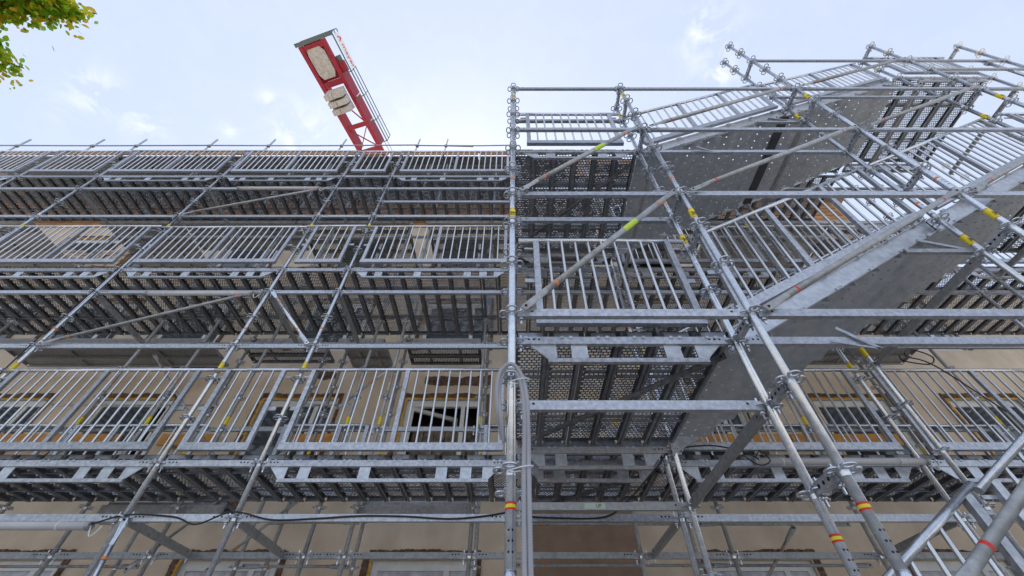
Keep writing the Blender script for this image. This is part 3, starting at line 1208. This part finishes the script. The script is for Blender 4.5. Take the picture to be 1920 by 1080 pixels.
# narrow decks on consoles along the wall
for X0, X1, Ya, Yb, k, sol, lab in (
        (-5.0, -3.52, 5.36, 5.9, 9, False, 'narrow deck under the lower railing beside the torn window'),
        (-1.88, -.50, 5.36, 5.9, 9, False, 'narrow deck above the lowest window by the hose'),
        (-9.6, -5.62, 5.80, 6.62, 3, True, 'closed brownish narrow deck high on the left wall'),
        (-5.1, -3.5, 5.80, 6.50, 3, False, 'narrow perforated deck left of the short closed deck'),
        (-3.2, -2.38, 5.80, 6.70, 3, True, 'short closed deck between the two window bays'),
        (-2.03, -.62, 5.80, 6.55, 3, False, 'narrow perforated deck over the open window'),
        (2.9, 4.9, 5.80, 6.50, 3, False, 'narrow perforated deck behind the stair flights'),
        (5.7, 7.6, 5.80, 6.55, 3, True, 'closed narrow deck on the right wall'),
        (-14.5, -11.0, 5.24, 6.66, -3, True, 'closed deck under the eaves at the left edge'),
        (-9.35, -7.6, 5.24, 6.66, -3, True, 'closed deck under the eaves beside the bare bricks'),
        (-7.55, -4.95, 5.24, 6.05, -3, True, 'closed deck under the eaves, left wide bay'),
        (-4.9, -2.4, 5.24, 6.66, -3, False, 'perforated deck under the eaves, narrow bay'),
        (-2.0, .1, 5.24, 6.66, -3, False, 'perforated deck under the eaves left of the centre pole'),
        (.15, 1.9, 5.24, 6.66, -3, True, 'closed deck under the eaves behind the landing'),
        (1.95, 4.4, 5.24, 6.40, -3, False, 'perforated deck under the eaves behind the lower stair bay'),
        (4.45, 7.2, 5.24, 6.66, -3, True, 'closed deck under the eaves behind the upper stair bay'),
        (7.25, 9.8, 5.24, 6.66, -3, False, 'perforated deck under the eaves at the house corner')):
    long_deck(X0, X1, Ya, Yb, k, lab, sol, mat=DECK if not sol else GALVO)
    g = G()
    e = ob('console_beam', G().box(0, X1 - X0, -.02, .02, -.05, .05, GALVO), None, (X0, Ya - .03, LV(k) - .0), None,
           uniq('edge beam of the ' + lab.replace('narrow ', '', 1)), 'beam', 'console beams')
for X0, X1, n_ in ((-14.6, -11.1, 'far left'), (-11.1, -8.6, 'left'), (-8.6, -6.08, 'left of middle'), (-6.08, -3.5, 'middle'), (-3.5, -1.0, 'right of middle'), (-1.0, 1.5, 'right')):
    long_deck(X0, X1, 5.06, 6.4, -9, 'roof level deck of long planks, %s section' % n_, True)
    ob('toe_board', G().box(0.02, X1 - X0 - .02, -.012, .012, 0, .15, CLAD), None, (X0, 5.03, LV(-9) + .11), None,
       uniq('brown toe board at the roof edge, %s section' % n_), 'toe board', 'brown toe boards at the roof')

# ================================================================== GUARDRAILS (facade)
GY = Y3 - .055
for k, dn in ((9, 'lower'), (3, 'middle'), (-3, 'top')):
    z = R_(k) + .03
    for X0, X1 in ((XF, XE), (XE, XD), (XD, XC), (XC, XA), (XA, XB), (XB, XP)):
        if k == 9 and X0 <= XE:
            continue
        a, b = X0 + .15, X1 - .15
        if X1 == XP:
            b = X1 - .10
        guard((a, GY, z), (b, GY, z), 0, 1.07, 'barred guardrail on the %s deck, %s' % (dn, BAY[(X0, X1)]),
              mids=(.5,) if X1 - X0 > 2 else (), ext=.15)
for X0, X1 in ((XR, XS), (XS, XT), (XT, XV), (XV, XW)):
    guard((X0 + .15, GY, R_(9) + .03), (X1 - .15, GY, R_(9) + .03), 0, 1.07, 'barred guardrail of the lower facade deck, %s' % BAY[(X0, X1)], ext=.15)
    guard((X0 + .15, GY, R_(3) + .03), (X1 - .15, GY, R_(3) + .03), 0, 1.07, 'barred guardrail of the middle facade deck, %s' % BAY[(X0, X1)], ext=.15)
# inner guardrails near the wall
for X0, X1, n_ in ((-8.5, -6.2, 'far left'), (-6.0, -4.2, 'left'), (-3.15, -1.98, 'left of the open window'), (-.42, 1.3, 'behind the hose'), (1.6, 3.95, 'right'), (4.2, 6.6, 'far right')):
    guard((X0, Y4 - .05, R_(9) + .03), (X1, Y4 - .05, R_(9) + .03), 0, 1.0, 'inner guardrail of the lower deck, %s' % n_, mids=(.33, .66), pitch=.22,
          group='inner guardrails by the wall')
# tower landing guards
for k, n_ in ((9, 'lower'), (3, 'middle')):
    guard((XP + .17, Y2 - .05, R_(k) + .03), (XR - .17, Y2 - .05, R_(k) + .03), 0, 1.07, 'barred guardrail across the %s tower landing' % n_, mids=(), pitch=.115, ext=.12)
guard((XT + .17, Y2 - .05, R_(-3) + .03), (XU - .17, Y2 - .05, R_(-3) + .03), 0, 1.07, 'barred guardrail of the highest landing', mids=(), pitch=.115, ext=.12)
guard((XT + .17, Y2 - .05, R_(3) + .03), (XU - .17, Y2 - .05, R_(3) + .03), 0, 1.07, 'barred guardrail of the right landing on the middle level', mids=(), pitch=.115, ext=.12)

# ================================================================== STAIRS
SL = 3.0 / (XT - XR)


def tread_g(td, tw):
    g = G()
    nx, ny = 3, 14
    dx, dy = td / nx, tw / ny
    s = .0085

    def q(x0, x1, y0, y1):
        b = len(g.v)
        g.v += [(x0, y0, 0), (x1, y0, 0), (x1, y1, 0), (x0, y1, 0)]
        g.face((b, b + 1, b + 2, b + 3), TREAD)
    for i in range(nx):
        for j in range(ny):
            x0, y0 = i * dx, j * dy
            cx, cy = x0 + dx * .5, y0 + dy * (.5 + (.25 if i % 2 else -.1))
            q(x0, x0 + dx, y0, cy - s)
            q(x0, x0 + dx, cy + s, y0 + dy)
            q(x0, cx - s, cy - s, cy + s)
            q(cx + s, x0 + dx, cy - s, cy + s)
    g.box(0, .002, 0, tw, -.035, -.001, TREAD)
    return g


def flight(X0, X1, z0, z1, label, bracket=True, joint=True):
    """stair flight between X0 and X1, width from Y2+.09 to YB-.06"""
    e = empty('stair_flight', (X0, Y2 + .075, z0 + ZC), uniq(label), 'stair flight', 'stair flights of the tower')
    W = YB - .05 - (Y2 + .075)
    dx, dz = X1 - X0, z1 - z0
    n = 8
    tx, tz = dx / n, dz / n
    for y, nm in ((0, 'stringer'), (W, 'stringer')):
        g = G()
        lo, hi = -.05, .125
        P = [(-.06, lo - .03), (dx - .02, dz + lo), (dx - .02, dz + hi), (-.06, hi - .03)]
        g.hexa([(x, y - .003, z) for x, z in P] + [(x, y + .003, z) for x, z in P], STRG)
        # folded flanges
        for zz in (lo, hi):
            g.beam((-.06, y - .016 if y == 0 else y + .016, zz - .03), (dx - .02, y - .016 if y == 0 else y + .016, dz + zz), .030, .005, STRG)
        ob('stringer', g, e)
        hk = cached(('stringer_hook',), lambda: G().box(-.03, .03, -.012, .012, -.006, .006, GALVB).ring((.035, 0), .014, .006, -.005, .005, GALVB, 8).box(-.012, .012, -.008, .008, -.03, -.0065, GALVB))
        for i in range(6):
            t = (i + .5) / 6
            for zz in (lo + .012, hi + .012):
                ob('hook', hk, e, (dx * t, y - .03 if y == 0 else y + .03, dz * t + zz), (math.pi / 2, -math.atan2(dz, dx), 0))
    tm = cached(('tread', round(tx, 3), round(W, 3)), lambda: tread_g(tx + .012, W - .012))
    rm = cached(('riser', round(tz, 3), round(W, 3)), lambda: G().box(0, .002, 0, W - .012, .002, tz - .002, TREAD))
    for i in range(n):
        ob('tread', tm, e, (i * tx, .006, (i + .5) * tz))
        if i:
            ob('riser', rm, e, (i * tx + .003, .006, (i - .5) * tz))
    if joint:
        ob('joint_plate', G().box(dx - .12, dx + .01, .004, W - .004, dz - .10, dz - .075, JOINT), e)
    if bracket:
        for y in (-.035,):
            g = G()
            g.beam((dx - .62, y, dz - .42), (dx - .03, y, dz - .42), .03, .05, GALVB)
            ob('support_bracket', g, e)
            g = G()
            g.beam((dx - .40, y, dz - .26), (dx - .05, y, dz - .40), .024, .035, GALVB)
            ob('support_bracket', g, e)
    return e


ZF = {9: R_(9) - .0, 3: R_(3) - .0}
mid = XS - XR
FL = []
for kk, n_ in ((9, 'lower'), (3, 'upper')):
    z0 = R_(kk) + .02
    zm = z0 + SL * (XS - XR)
    z1 = z0 + 3.0
    flight(XR + .02, XS, z0, zm, '%s stair run rising from the landing, first half' % n_, True, kk == 3)
    flight(XS + .02, XT, zm, z1, '%s stair run, second half up to the right landing' % n_, True, False)
    for (xa, xb, za, part) in ((XR, XS, z0, 'first half'), (XS, XT, zm, 'second half')):
        guard((xa + .16, Y2 + .03, za + SL * .16 + .04), (xb - .10, Y2 + .03, za + SL * (xb - xa - .10) + .04), 0, 1.12,
              'sloping outer stair railing, %s run, %s' % (n_, part), mids=(.36, .70) if part == 'first half' else (.5,), pitch=.128, drop=.17,
              group='sloping stair railings', ext=.08)
        guard((xa + .10, YB - .04, za + SL * .10 + .04), (xb - .10, YB - .04, za + SL * (xb - xa - .10) + .04), 0, 1.12,
              'sloping inner stair railing, %s run, %s' % (n_, part), mids=(.5,), pitch=.15, drop=.17,
              group='sloping stair railings', ext=.08)
# lowest run, seen at the bottom right
guard((1.72, 2.25, -.62), (2.40, 2.25, -.62 + .58 * .68), 0, 1.10, 'sloping railing piece at the lower right, first section', mids=(), pitch=.13, drop=.0,
      group='railing of the lowest stairs', ext=.05)
guard((2.52, 2.25, -.19), (4.0, 2.25, -.19 + .58 * 1.48), 0, 1.10, 'sloping railing piece at the right edge, second section', mids=(.5,), pitch=.13, drop=.0,
      group='railing of the lowest stairs', ext=.08)
# fall-stop wedges on the second tower row ledgers
for X, k, n_ in ((2.35, 9, 'lower'), (2.35, 3, 'middle')):
    g = G()
    g.beam((0, -.03, .10), (.20, -.03, -.085), .006, .03, GALVB)
    ob('stop_wedge', g, None, (X - .10, Y2, LV(k)), None, uniq('small bent steel hook on the %s stair ledger' % n_), 'hook', 'steel hooks on the ledgers')
    g2 = G()
    g2.beam((.20, -.03, -.085), (-.10, -.03, -.02), .006, .014, GALVB)
    ob('wedge_leg', g2, COL.objects[-1] if False else bpy.data.objects['stop_wedge' + ('' if k == 9 else '.001')])

# ================================================================== DIAGONAL BRACES
yb_ = Y1 - .05
for x0, k0, x1, k1, n_, st in ((XP, 9, XR, 6, 'front brace with green sticker above the lower landing', .62), (XP, 6, XR, 3, 'front brace with green sticker under the middle landing', .60),
                               (XR, 9, XS, 6, 'front brace along the lower stair run', None), (XR, 6, XS, 3, 'front brace under the upper stair run', None),
                               (XR, 3, XS, 0, 'front brace across the upper stair railing', None), (XS, 6, XT, 3, 'front brace over the second stair half', None),
                               (XS, 3, XT, 0, 'front brace under the highest landing', None), (XS, 0, XT, -3, 'topmost front brace beside the sky', None),
                               (XR, 12, XS, 9, 'thick near brace with red ring at the lower right', None)):
    brace((x0 + .07, yb_, R_(k0) + .0), (x1 - .07, yb_, R_(k1) + .0), n_, bandmat=RED if st is None else ORB, sticker=st, r=.0235)
yf_ = Y3 - .05
for x0, k0, x1, k1, n_ in ((XC, 0, XA, -2, 'facade brace rising in the upper left wide bay'), (XC, 6, XA, 4, 'facade brace at the left edge under the middle deck'),
                           (XB, 6, XA, 4, 'steep short brace in the narrow bay'), (XA + .35, 14, XA, 10, 'steep brace below the lower deck with orange band')):
    brace((x0 + (.06 if x1 > x0 else -.06), yf_, R_(k0)), (x1 - (.06 if x1 > x0 else -.06), yf_, R_(k1)), n_, mat=GALV if 'steep' in n_ else GALVO)
yi = 5.35
for x0, z0, x1, z1, n_ in ((-4.3, 1.2, -3.05, 2.6, 'thin brace at the wall left of the open window'), (2.6, 1.0, 3.3, 1.65, 'thin dark brace in front of the lower right window'),
                           (-5.9, 4.2, -3.9, 2.4, 'falling grey brace behind the left railing'), (-2.6, 3.2, -2.0, 3.9, 'light brace beside the open window'),
                           (-3.4, 1.2, -2.6, 2.0, 'thin brace under the narrow bay')):
    brace((x0, yi, z0), (x1, yi, z1), n_, r=.017)
# thin round rails before the wall
for x0, x1, z, n_ in ((-6.3, -5.0, 1.79, 'left, upper'), (-6.3, -4.4, 1.32, 'left, lower'), (-3.1, -1.95, 1.79, 'middle, upper'), (-3.2, -1.95, 1.32, 'middle, lower'), (.02, 2.3, 1.77, 'brown panel, upper'), (.02, 2.3, 1.33, 'brown panel, lower'),
                      (2.3, 4.2, 1.77, 'right window, upper'), (2.3, 4.2, 1.33, 'right window, lower'), (-3.3, -2.5, 3.45, 'beside open window'), (-7.2, -4.6, 3.45, 'left, high'), (1.7, 4.0, 3.4, 'right, high')):
    brace((x0, 5.66, z), (x1, 5.66, z), 'thin round rail before the wall, %s' % n_, r=.016, group='round rails by the wall')

for a_, b_, n_, z_ in (((.05, 3.62), (1.48, 2.30), 'dark plan brace crossing under the lower landing', R_(9) - .03), ((.35, 5.15), (1.48, 4.2), 'dark plan brace under the facade deck behind the hose', R_(9) - .02),
                       ((.05, 3.6), (1.48, 2.30), 'dark plan brace crossing under the middle landing', R_(3) - .03)):
    brace((a_[0], a_[1], z_), (b_[0], b_[1], z_), n_, mat=DSTL, bandmat=DSTL, group='plan braces under the decks')

# roof edge railing
rx = [-14.58, -12.36, -11.09, -8.95, -7.21, -5.07, -2.85, -2.01]
for i, x in enumerate(rx):
    e = empty('roof_rail_post', (x, 5.1, LV(-9) + .05), uniq('thin roof railing post, %s from the left against the sky' % ('first', 'second', 'third', 'fourth', 'fifth', 'sixth', 'seventh', 'eighth')[i]), 'railing post', 'roof railing posts')
    ob('tube', G().tube([(0, 0, 0), (0, 0, 1.25)], .024, GALV, 8), e)
    ob('clamp', G().box(-.035, .035, -.045, .03, .74, .80, GALVO), e)
for i, (x0, x1) in enumerate(((-15.2, -8.9), (-9.0, -2.8), (-2.9, -1.2), (-2.05, .05))):
    for z, n_ in ((.31, 'lower'), (.78, 'upper')):
        dz_ = (.0, .03, -.08, .02)[i]
        g = G()
        g.tube([(0, 0, 0), ((x1 - x0) * .5, 0, -.02), (x1 - x0, 0, dz_)], .02, GALVO, 8)
        ob('roof_rail', g, None, (x0, 5.1 - .045, LV(-9) + z), None, uniq('%s roof rail tube against the sky, %s stretch' % (n_, ('leftmost', 'second', 'short third', 'rightmost')[i])), 'rail', 'roof rails')
# vertical end post of the top landing
e = empty('end_post', (8.1, Y1 + .02, R_(0) + .2 + ZC), uniq('short upright tube clamped between the top right ledgers'), 'tube')
ob('tube', G().tube([(0, 0, 0), (0, 0, 1.35)], .024, GALV, 12), e)
ob('clamp', G().box(-.035, .035, -.035, .035, 1.2, 1.27, GALVO), e)

# ================================================================== LAMPS, HOSE, CABLES, SIGN
def lamp(x0, x1, y, z, label, tilt=0):
    e = empty('tube_lamp', (x0, y, z + ZC), uniq(label), 'lamp', 'tube lamps under the ledgers')
    L_ = x1 - x0
    ob('housing', G().tube([(0, 0, 0), (L_, 0, 0)], .034, LAMP, 14), e)
    for x in (-.03, L_):
        ob('end_cap', G().tube([(x, 0, 0), (x + .03, 0, 0)], .038, GALVO, 14), e)
    ob('cable_tie', G().ring((0, 0), .040, .0345, -.004, .004, WHT, 14), e, (.25, 0, 0), (0, math.pi / 2, 0))
    ob('cable_tie', G().ring((0, 0), .040, .0345, -.004, .004, WHT, 14), e, (L_ - .25, 0, 0), (0, math.pi / 2, 0))
    pts = [(L_ + .03 + .10 * t, .0 , -.07 * math.sin(math.pi * t) * 1.2) for t in [i / 8 for i in range(9)]]
    ob('cord', G().tube(pts, .006, WCABLE, 6), e)


lamp(-5.22, -3.75, Y3 - .06, R_(4) - .085, 'grey tube lamp under the ledger below the middle deck')
lamp(-6.0, -3.78, Y3 - .07, R_(10) - .085, 'long tube lamp at the lower left under the lower deck')
lamp(2.36, 4.0, Y3 - .12, R_(9) - .03, 'tube lamp under the lower deck edge behind the stairs')
lamp(-5.40, -3.86, Y3 - .06, R_(-2) - .085, 'grey tube lamp under the ledger below the top deck')


def smooth(pts, n=10):
    pts = [Vector(p) for p in pts]
    P = [pts[0] * 2 - pts[1]] + pts + [pts[-1] * 2 - pts[-2]]
    out = []
    for i in range(1, len(P) - 2):
        a, b, c, d = P[i - 1], P[i], P[i + 1], P[i + 2]
        for j in range(n):
            t = j / n
            out.append(.5 * ((2 * b) + (c - a) * t + (2 * a - 5 * b + 4 * c - d) * t * t + (3 * b - a - 3 * c + d) * t ** 3))
    out.append(P[-2])
    return out


def corr_tube(pts, r, mat, step=.0055):
    pts = smooth(pts, 14)
    # resample
    L_ = [0]
    for a, b in zip(pts[:-1], pts[1:]):
        L_.append(L_[-1] + (b - a).length)
    n = int(L_[-1] / step)
    out, rs = [], []
    j = 0
    for i in range(n + 1):
        s = L_[-1] * i / n
        while j < len(L_) - 2 and L_[j + 1] < s:
            j += 1
        t = (s - L_[j]) / max(1e-9, L_[j + 1] - L_[j])
        out.append(pts[j].lerp(pts[j + 1], t))
        rs.append(r * (1.04 if i % 2 else .80))
    g = G()
    g.tube(out, rs, mat, 12)
    return g


hz_ = ZC
hose = empty('hose', (XP, Y1, ZC), uniq('grey corrugated double hose looped over the centre pole'), 'hose')
yh = -.062
ob('strand', corr_tube([(.052, yh, -1.2), (.055, yh, .35), (.058, yh, .75), (.066, yh, 1.02), (.062, yh, 1.17), (.042, yh, 1.29), (.0, yh - .004, 1.345), (-.05, yh + .01, 1.31), (-.065, yh + .02, 1.22), (-.055, yh + .03, 1.10), (-.035, yh + .10, .98)], .0125, HOSE), hose)
ob('strand', corr_tube([(.076, yh + .004, -1.2), (.078, yh, .35), (.080, yh, .75), (.083, yh, 1.0), (.078, yh - .004, 1.18), (.052, yh - .006, 1.31), (.0, yh - .02, 1.37), (-.056, yh - .008, 1.335), (-.076, yh + .004, 1.24), (-.070, yh + .03, 1.12), (-.045, yh + .11, 1.0)], .0125, HOSE), hose)
for z, cx_ in ((.80, .045), (1.265, .04)):
    g = G()
    g.tube([(cx_ + .055 * math.cos(t), yh + .02 * math.sin(t) - .012, z + .012 * math.cos(t)) for t in [i * math.pi / 8 for i in range(17)]], .003, WHT, 6, False)
    ob('cable_tie', g, hose)


def cable(name, pts, label, r=.0075, mat=CABLE):
    pts = smooth(pts, 8)
    o = pts[0].copy()
    g = G()
    g.tube([p - o for p in pts], r, mat, 7)
    return ob(name, g, None, o, None, uniq(label), 'cable', 'cables on the scaffold')


yc = Y3 - .026
zc_ = R_(10) + ZC
cable('cable', [(-3.75, yc - .05, zc_ - .07), (-3.5, yc - .03, zc_ + .01), (-3.1, yc, zc_ + .005), (-2.85, yc - .01, zc_ - .06), (-2.55, yc - .045, zc_ + .03), (-2.2, yc, zc_ - .02), (-1.8, yc, zc_ - .01),
                (-1.4, yc, zc_ + .012), (-1.0, yc, zc_ + .008), (-.6, yc, zc_ - .012), (-.3, yc, zc_ + .008), (-.08, yc, zc_ + .04)], 'black cable tied along the ledger under the lower deck')
cable('cable', [(.05, yc, zc_ + .01), (.4, yc, zc_ - .006), (.8, yc, zc_), (1.0, yc - .1, zc_ + .08), (1.3, yc - .3, zc_ + .32), (1.5, yc - .25, zc_ + .50), (1.9, yc - .2, zc_ + .58), (2.2, yc - .2, zc_ + .52), (2.36, yc - .15, zc_ + .47)], 'black cable behind the UP sign rising to the tube lamp')
cable('cable', [(2.2, yc - .18, zc_ + .50), (2.3, yc - .22, zc_ + .38), (2.42, yc - .22, zc_ + .42), (2.38, yc - .2, zc_ + .52), (2.3, yc - .2, zc_ + .46)], 'small loop of spare black cable beside the tube lamp', .006)
p0 = Vector((XC, Y3 - .035, 0))
cable('cable', [(XC - .03, Y3 - .035, R_(10) + ZC), (XC + .02, Y3 - .04, R_(8) + ZC), (XC - .035, Y3 - .04, R_(6) + ZC), (XC + .01, Y3 - .045, R_(4) + ZC), (XC - .02, Y3 - .03, R_(2) + ZC), (XC + .01, Y3 - .03, R_(0) + ZC)],
      'dark cable wound up the left facade pole')
cable('cable', [(4.5, YB + .03, 3.0 + ZC), (4.4, YB - .05, 2.85 + ZC), (4.62, YB - .08, 2.78 + ZC), (4.75, YB - .06, 2.9 + ZC), (4.6, YB - .04, 3.02 + ZC), (4.45, YB - .07, 2.9 + ZC), (4.65, YB - .09, 2.75 + ZC), (5.2, YB + .1, 2.3 + ZC)],
      'tangled black cable bundle under the stairs')
# UP sign on the rear tower ledger
lg = [o for o in COL.objects if o.get('label', '').startswith('ledger, rear tower row')][0]
sg = ob('sign_plate', G().box(0, .18, -.0185, -.0172, -.022, .024, PALE), lg, (.62, 0, 0))
text(sg, 'UP', (.098, -.0190, .0), (math.pi / 2, 0, 0), .040, BLK)
ob('sticker', G().box(0, .025, -.0185, -.0172, -.028, .028, PALE), lg, (.10, 0, 0))

# ================================================================== CRANE
ang = math.atan2(.95993, .28024)
CRZ = 26.0
cr = empty('tower_crane', (-11.99, 5.76, CRZ + ZC), uniq('red tower crane counter-jib with concrete blocks against the sky'), 'crane', rz=ang)
# local: +x along the jib away from the tail, -y to the right (towards the scaffold)
Wd = 1.42


def yl(v):
    return -v


for v in (0.0, Wd):
    g = G()
    g.box(-.1, 9.5, yl(v) - .12, yl(v) + .12, 0, .22, CRED)
    ob('bottom_chord', g, cr)
g = G()
g.box(1.7, 6.3, yl(Wd) - .10, yl(Wd) - .02, .24, 1.05, CRED)
ob('side_panel', g, cr)
g = G()
g.box(1.7, 6.3, yl(0) + .02, yl(0) + .10, .24, 1.05, CRED)
ob('side_panel', g, cr)
for x in (3.15, 4.75):
    ob('panel_joint', G().box(x, x + .05, yl(Wd) - .125, yl(Wd) - .09, .3, 1.0, WHT), cr)
for x0, x1 in ((-.05, .22), (1.95, 2.25), (4.6, 4.85), (6.25, 6.9), (9.0, 9.3)):
    ob('cross_member', G().box(x0, x1, yl(Wd) + .12, yl(0) - .12, .03, .20, CRED), cr)
for a, b in (((4.85, yl(.1), .1), (6.25, yl(Wd - .1), .1)), ((4.85, yl(Wd - .1), .1), (6.25, yl(.1), .1)), ((2.25, yl(.1), .1), (4.6, yl(Wd - .1), .1)),
             ((6.9, yl(.1), .1), (9.0, yl(Wd - .1), .1))):
    ob('lattice_bar', G().beam(a, b, .06, .06, CRED), cr)
# big slab in the tail
g = G()
o8 = [(.15, .30), (.45, .18), (1.45, .18), (1.78, .34), (1.78, 1.05), (1.45, 1.22), (.45, 1.22), (.15, 1.05)]
b = len(g.v)
g.v += [(x, yl(v), .02) for x, v in o8] + [(x, yl(v), .5) for x, v in o8]
g.face([b + i for i in range(8)], CONC)
g.face([b + 8 + i for i in range(8)][::-1], CONC)
for i in range(8):
    g.face((b + i, b + (i + 1) % 8, b + 8 + (i + 1) % 8, b + 8 + i), CONC)
ob('tail_slab', g, cr)
g = G()
g.box(-.1, 1.95, yl(Wd) + .12, yl(0) - .12, .24, .29, CRED)
ob('tail_plate', g, cr)
# three hanging blocks
for i in range(3):
    x0 = 2.35 + i * .44
    g = G()
    for v0, v1 in ((.16, .66), (.70, 1.24)):
        P = [(x0, .0), (x0 + .42, .0), (x0 + .36, -.85), (x0 + .06, -.85)]
        g.hexa([(x, yl(v1), z) for x, z in P] + [(x, yl(v0), z) for x, z in P], CONC)
    g.box(x0 + .03, x0 + .39, yl(.705), yl(.655), -.80, .0, CONC)
    ob('counterweight_block', g, cr)
# platform rails
for pts, nm in (([(-.25, yl(-.25), .9), (-.25, yl(2.1), .9), (6.1, yl(2.1), .9)], 'handrail'), ([(-.25, yl(-.25), .45), (-.25, yl(2.1), .45), (6.1, yl(2.1), .45)], 'handrail'),
                ([(-.25, yl(-.25), .5), (1.8, yl(-.3), .5)], 'handrail'), ([(-.25, yl(-.25), .9), (1.8, yl(-.3), .9)], 'handrail')):
    for a, b_ in zip(pts[:-1], pts[1:]):
        ob(nm, G().tube([a, b_], .03, CDK, 6), cr)
for x in (-.25, 1.8, 3.2, 4.7, 6.1):
    ob('rail_post', G().tube([(x, yl(2.1), .05), (x, yl(2.1), .9)], .025, CDK, 6), cr)
    ob('walkway_bracket', G().beam((x, yl(Wd), .1), (x, yl(2.1), .08), .05, .05, CDK), cr)
ob('walkway_edge', G().box(-.25, 6.1, yl(2.12), yl(2.06), .02, .08, CDK), cr)
ob('tail_grating', G().box(-.32, -.12, yl(2.1), yl(-.25), .0, .04, CDK), cr)
ob('winch', G().tube([(.9, yl(1.65), .35), (1.5, yl(1.65), .35)], .16, CDK, 12), cr)
ob('winch_motor', G().box(1.2, 1.75, yl(1.85), yl(1.55), .12, .45, CRED), cr)
sgn = ob('sign_board', G().box(-.1, 1.72, yl(2.16), yl(2.14), .22, .86, WHT), cr)
text(sgn, 'mayer', (.45, yl(2.166), .54), (math.pi / 2, 0, 0), .52, RED, ext=.004)
g = G()
g.beam((.05, yl(2.17), .36), (.2, yl(2.17), .72), .01, .07, RED)
g.beam((.2, yl(2.17), .72), (.3, yl(2.17), .38), .01, .07, RED)
ob('emblem', g, sgn)
for v in (1.75, 1.95):
    ob('stay_rope', G().tube([(4.6, yl(v), .4), (9.4, yl(v - .1), .6)], .018, CDK, 6), cr)
g = G()
g.box(9.2, 11.2, yl(Wd + .1), yl(-.1), -CRZ - ZC + .1, 1.0, CRED)
ob('mast', g, cr)

# ================================================================== TREE (only a corner of its crown is in the picture)
tx, ty = -8.6, -.6
tr = empty('tree', (tx, ty, 0), uniq('tree with green and yellow autumn leaves in the upper corner'), 'tree')
g = G()
g.tube([(0, 0, 0), (.05, .05, 2.2), (.2, .1, 4.5), (.25, .25, 7.0), (.2, .3, 9.6)], [.26, .2, .16, .11, .04], BARK, 12)
ob('trunk', g, tr)
rd = random.Random(11)
tips = []
limbs = []
for i in range(26):
    z0 = rd.uniform(3.6, 8.5)
    a = rd.uniform(0, 2 * math.pi)
    L_ = rd.uniform(1.4, 2.6) * (1 - (z0 - 3.6) / 9)
    p = Vector((.2, .2, z0))
    limbs.append([p, p + Vector((math.cos(a) * L_ * .5, math.sin(a) * L_ * .5, L_ * .28)), p + Vector((math.cos(a) * L_, math.sin(a) * L_, L_ * .45))])


def wpt(px, py, z):
    a = (px - 964.84) / 769.17
    b_ = (540 - py) / 769.17
    c, s = math.cos(.8255), math.sin(.8255)
    r = Vector((a, c - b_ * s, s + b_ * c))
    r = r * (z / r.z)
    return Vector((r.x - tx, r.y - ty, r.z + ZC))


# boughs that reach into the view
for (px, py, z) in ((70, 28, 6.2), (20, 95, 6.0), (150, 15, 6.5), (45, 128, 5.9), (-40, 60, 6.2), (60, -40, 6.6), (-60, 160, 5.6), (182, 26, 6.5), (105, 10, 6.4)):
    e_ = wpt(px, py, z)
    s_ = Vector((.2, .15, rd.uniform(4.2, 5.4)))
    limbs.append([s_, s_.lerp(e_, .55) + Vector((0, 0, .25)), e_])
g = G()
for l in limbs:
    g.tube(smooth(l, 5), [.05 - .0042 * i for i in range(11)], BARK, 6)
ob('limb', g, tr, kind='stuff')
g = G()


def leaf(c, L_, rd):
    q = Matrix.Rotation(rd.uniform(0, 6.28), 3, 'Z') @ Matrix.Rotation(rd.uniform(-.9, .9), 3, 'X') @ Matrix.Rotation(rd.uniform(-.7, .7), 3, 'Y')
    b = len(g.v)
    for p in ((0, 0, 0), (.32, .35, .05), (.27, .72, .02), (0, 1, -.06), (-.27, .72, .02), (-.32, .35, .05)):
        v = q @ (Vector(p) * L_)
        g.v.append(tuple(c + v))
    g.face((b, b + 1, b + 2, b + 3), LEAF)
    g.face((b, b + 3, b + 4, b + 5), LEAF)


for li, l in enumerate(limbs):
    pts = smooth(l, 8)
    m = 1700 if li >= 26 else 110
    for i in range(m):
        t = rd.random() ** .6
        p = pts[min(len(pts) - 1, int(t * (len(pts) - 1)))]
        s = .22 * (1.15 - .7 * t)
        c = p + Vector((rd.gauss(0, s), rd.gauss(0, s), rd.gauss(-.02, s * .7)))
        leaf(c, rd.uniform(.05, .095), rd)
ob('crown', g, tr, kind='stuff')
print('objects', len(COL.objects))
